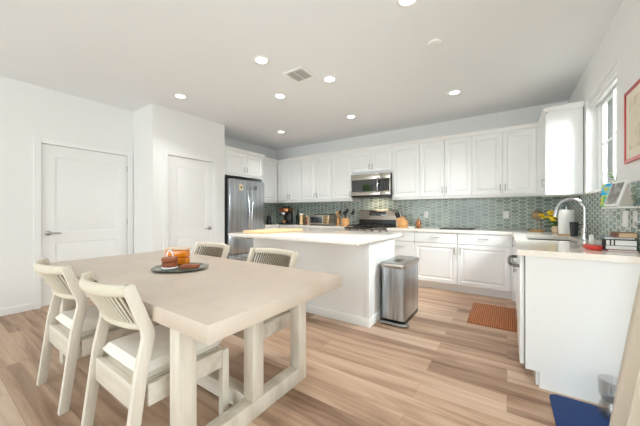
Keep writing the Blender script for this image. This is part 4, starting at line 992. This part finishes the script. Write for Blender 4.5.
for a, l in ((0.2, 0.035), (2.0, 0.03), (4.2, 0.035)):
    e = (l * math.cos(a), l * math.sin(a), 0.25)
    MB().tube([(0, 0, 0.045), e], 0.006, 8).ball(e, 0.024, 0.010, 0.034, 10).build('spoon', M_WOOD, wu)
cr_ = root('utensil_crock', 'round bamboo crock full of black spatulas left of the range', 'utensil holder', (-2.63, 4.78, CZ))
MB().lathe([(0, 0), (0.07, 0), (0.075, 0.005), (0.075, 0.155), (0.068, 0.155), (0.068, 0.012), (0, 0.01)], (0, 0, 0), 26).build('crock', M_WOOD, cr_)
for a, l, h, kd in ((3.1, 0.12, 0.27, 1), (0.2, 0.16, 0.26, 0), (0.9, 0.05, 0.30, 1), (5.0, 0.09, 0.25, 0), (2.3, 0.06, 0.25, 1)):
    e = Vector((l * math.cos(a), l * 0.6 * math.sin(a), h)); s0 = Vector((e.x * -0.25, e.y * -0.25, 0.02)).lerp(e, 0.12)
    mb = MB().tube([s0, e], 0.006, 8)
    if kd: mb.ball(e, 0.03, 0.012, 0.042, 12)
    else: mb.box(-0.03, -0.004, -0.045, 0.03, 0.004, 0.045, 0.003, mat=Matrix.Translation(e) @ Matrix.Rotation(0.6 * (1 if e.x > 0 else -1), 4, 'Y'))
    mb.build('spatula', M_BLACK, cr_)
kb_ = root('knife_block', 'honey wood knife block with dark handled knives right of the range', 'knife block', (-1.525, 4.84, CZ))
MB().prism([(-0.075, 0.0), (0.095, 0.0), (0.095, 0.09), (0.015, 0.195), (-0.1, 0.15)], 1, -0.05, 0.05, 0.005).build('block', M_WOOD, kb_)
ax = Vector((-0.38, 0, 0.925)).normalized()
for i, (q, y) in enumerate(((0.15, -0.025), (0.15, 0.025), (0.5, -0.028), (0.5, 0.012), (0.85, -0.02), (0.85, 0.025))):
    p = Vector((-0.1, y, 0.15)).lerp(Vector((0.015, y, 0.195)), q) + ax * 0.001
    MB().tube([p, p + ax * 0.045, p + ax * 0.095], [0.009, 0.010, 0.012], 8).build('knife_handle', M_BLACK if i != 4 else M_NICKEL, kb_)
fg = root('figurine', 'small copper coloured figurine beside the knife block', 'figurine', (-1.25, 4.85, CZ))
MB().lathe([(0, 0), (0.045, 0), (0.048, 0.012), (0.03, 0.02), (0.046, 0.06), (0.045, 0.10), (0.02, 0.135), (0, 0.14)], (0, 0, 0), 20).build('body', M_COPPER, fg)
MB().lathe([(0, 0.1405), (0.014, 0.1405), (0.018, 0.155), (0.006, 0.175), (0, 0.185)], (0, 0, 0), 12).build('top', M_BRASS, fg)
o = MB().lathe([(0, 0), (0.05, 0), (0.062, 0.016), (0.058, 0.018), (0.046, 0.006), (0, 0.005)], (0, 0, 0), 24).build('dish', M_WHITE); o.location = (-1.36, 4.78, CZ)
tag(o, 'little white dish between the knife block and the figurine', 'dish')
o = MB().prism(rrect(0.24, 0.15, 0.02), 2, 0, 0.012, 0.004).build('serving_board', plain('dark_slate', (62, 54, 50), 0.4)); o.location = (-0.65, 4.80, CZ)
tag(o, 'thin dark flat tray lying on the back worktop under the middle cabinets', 'tray')
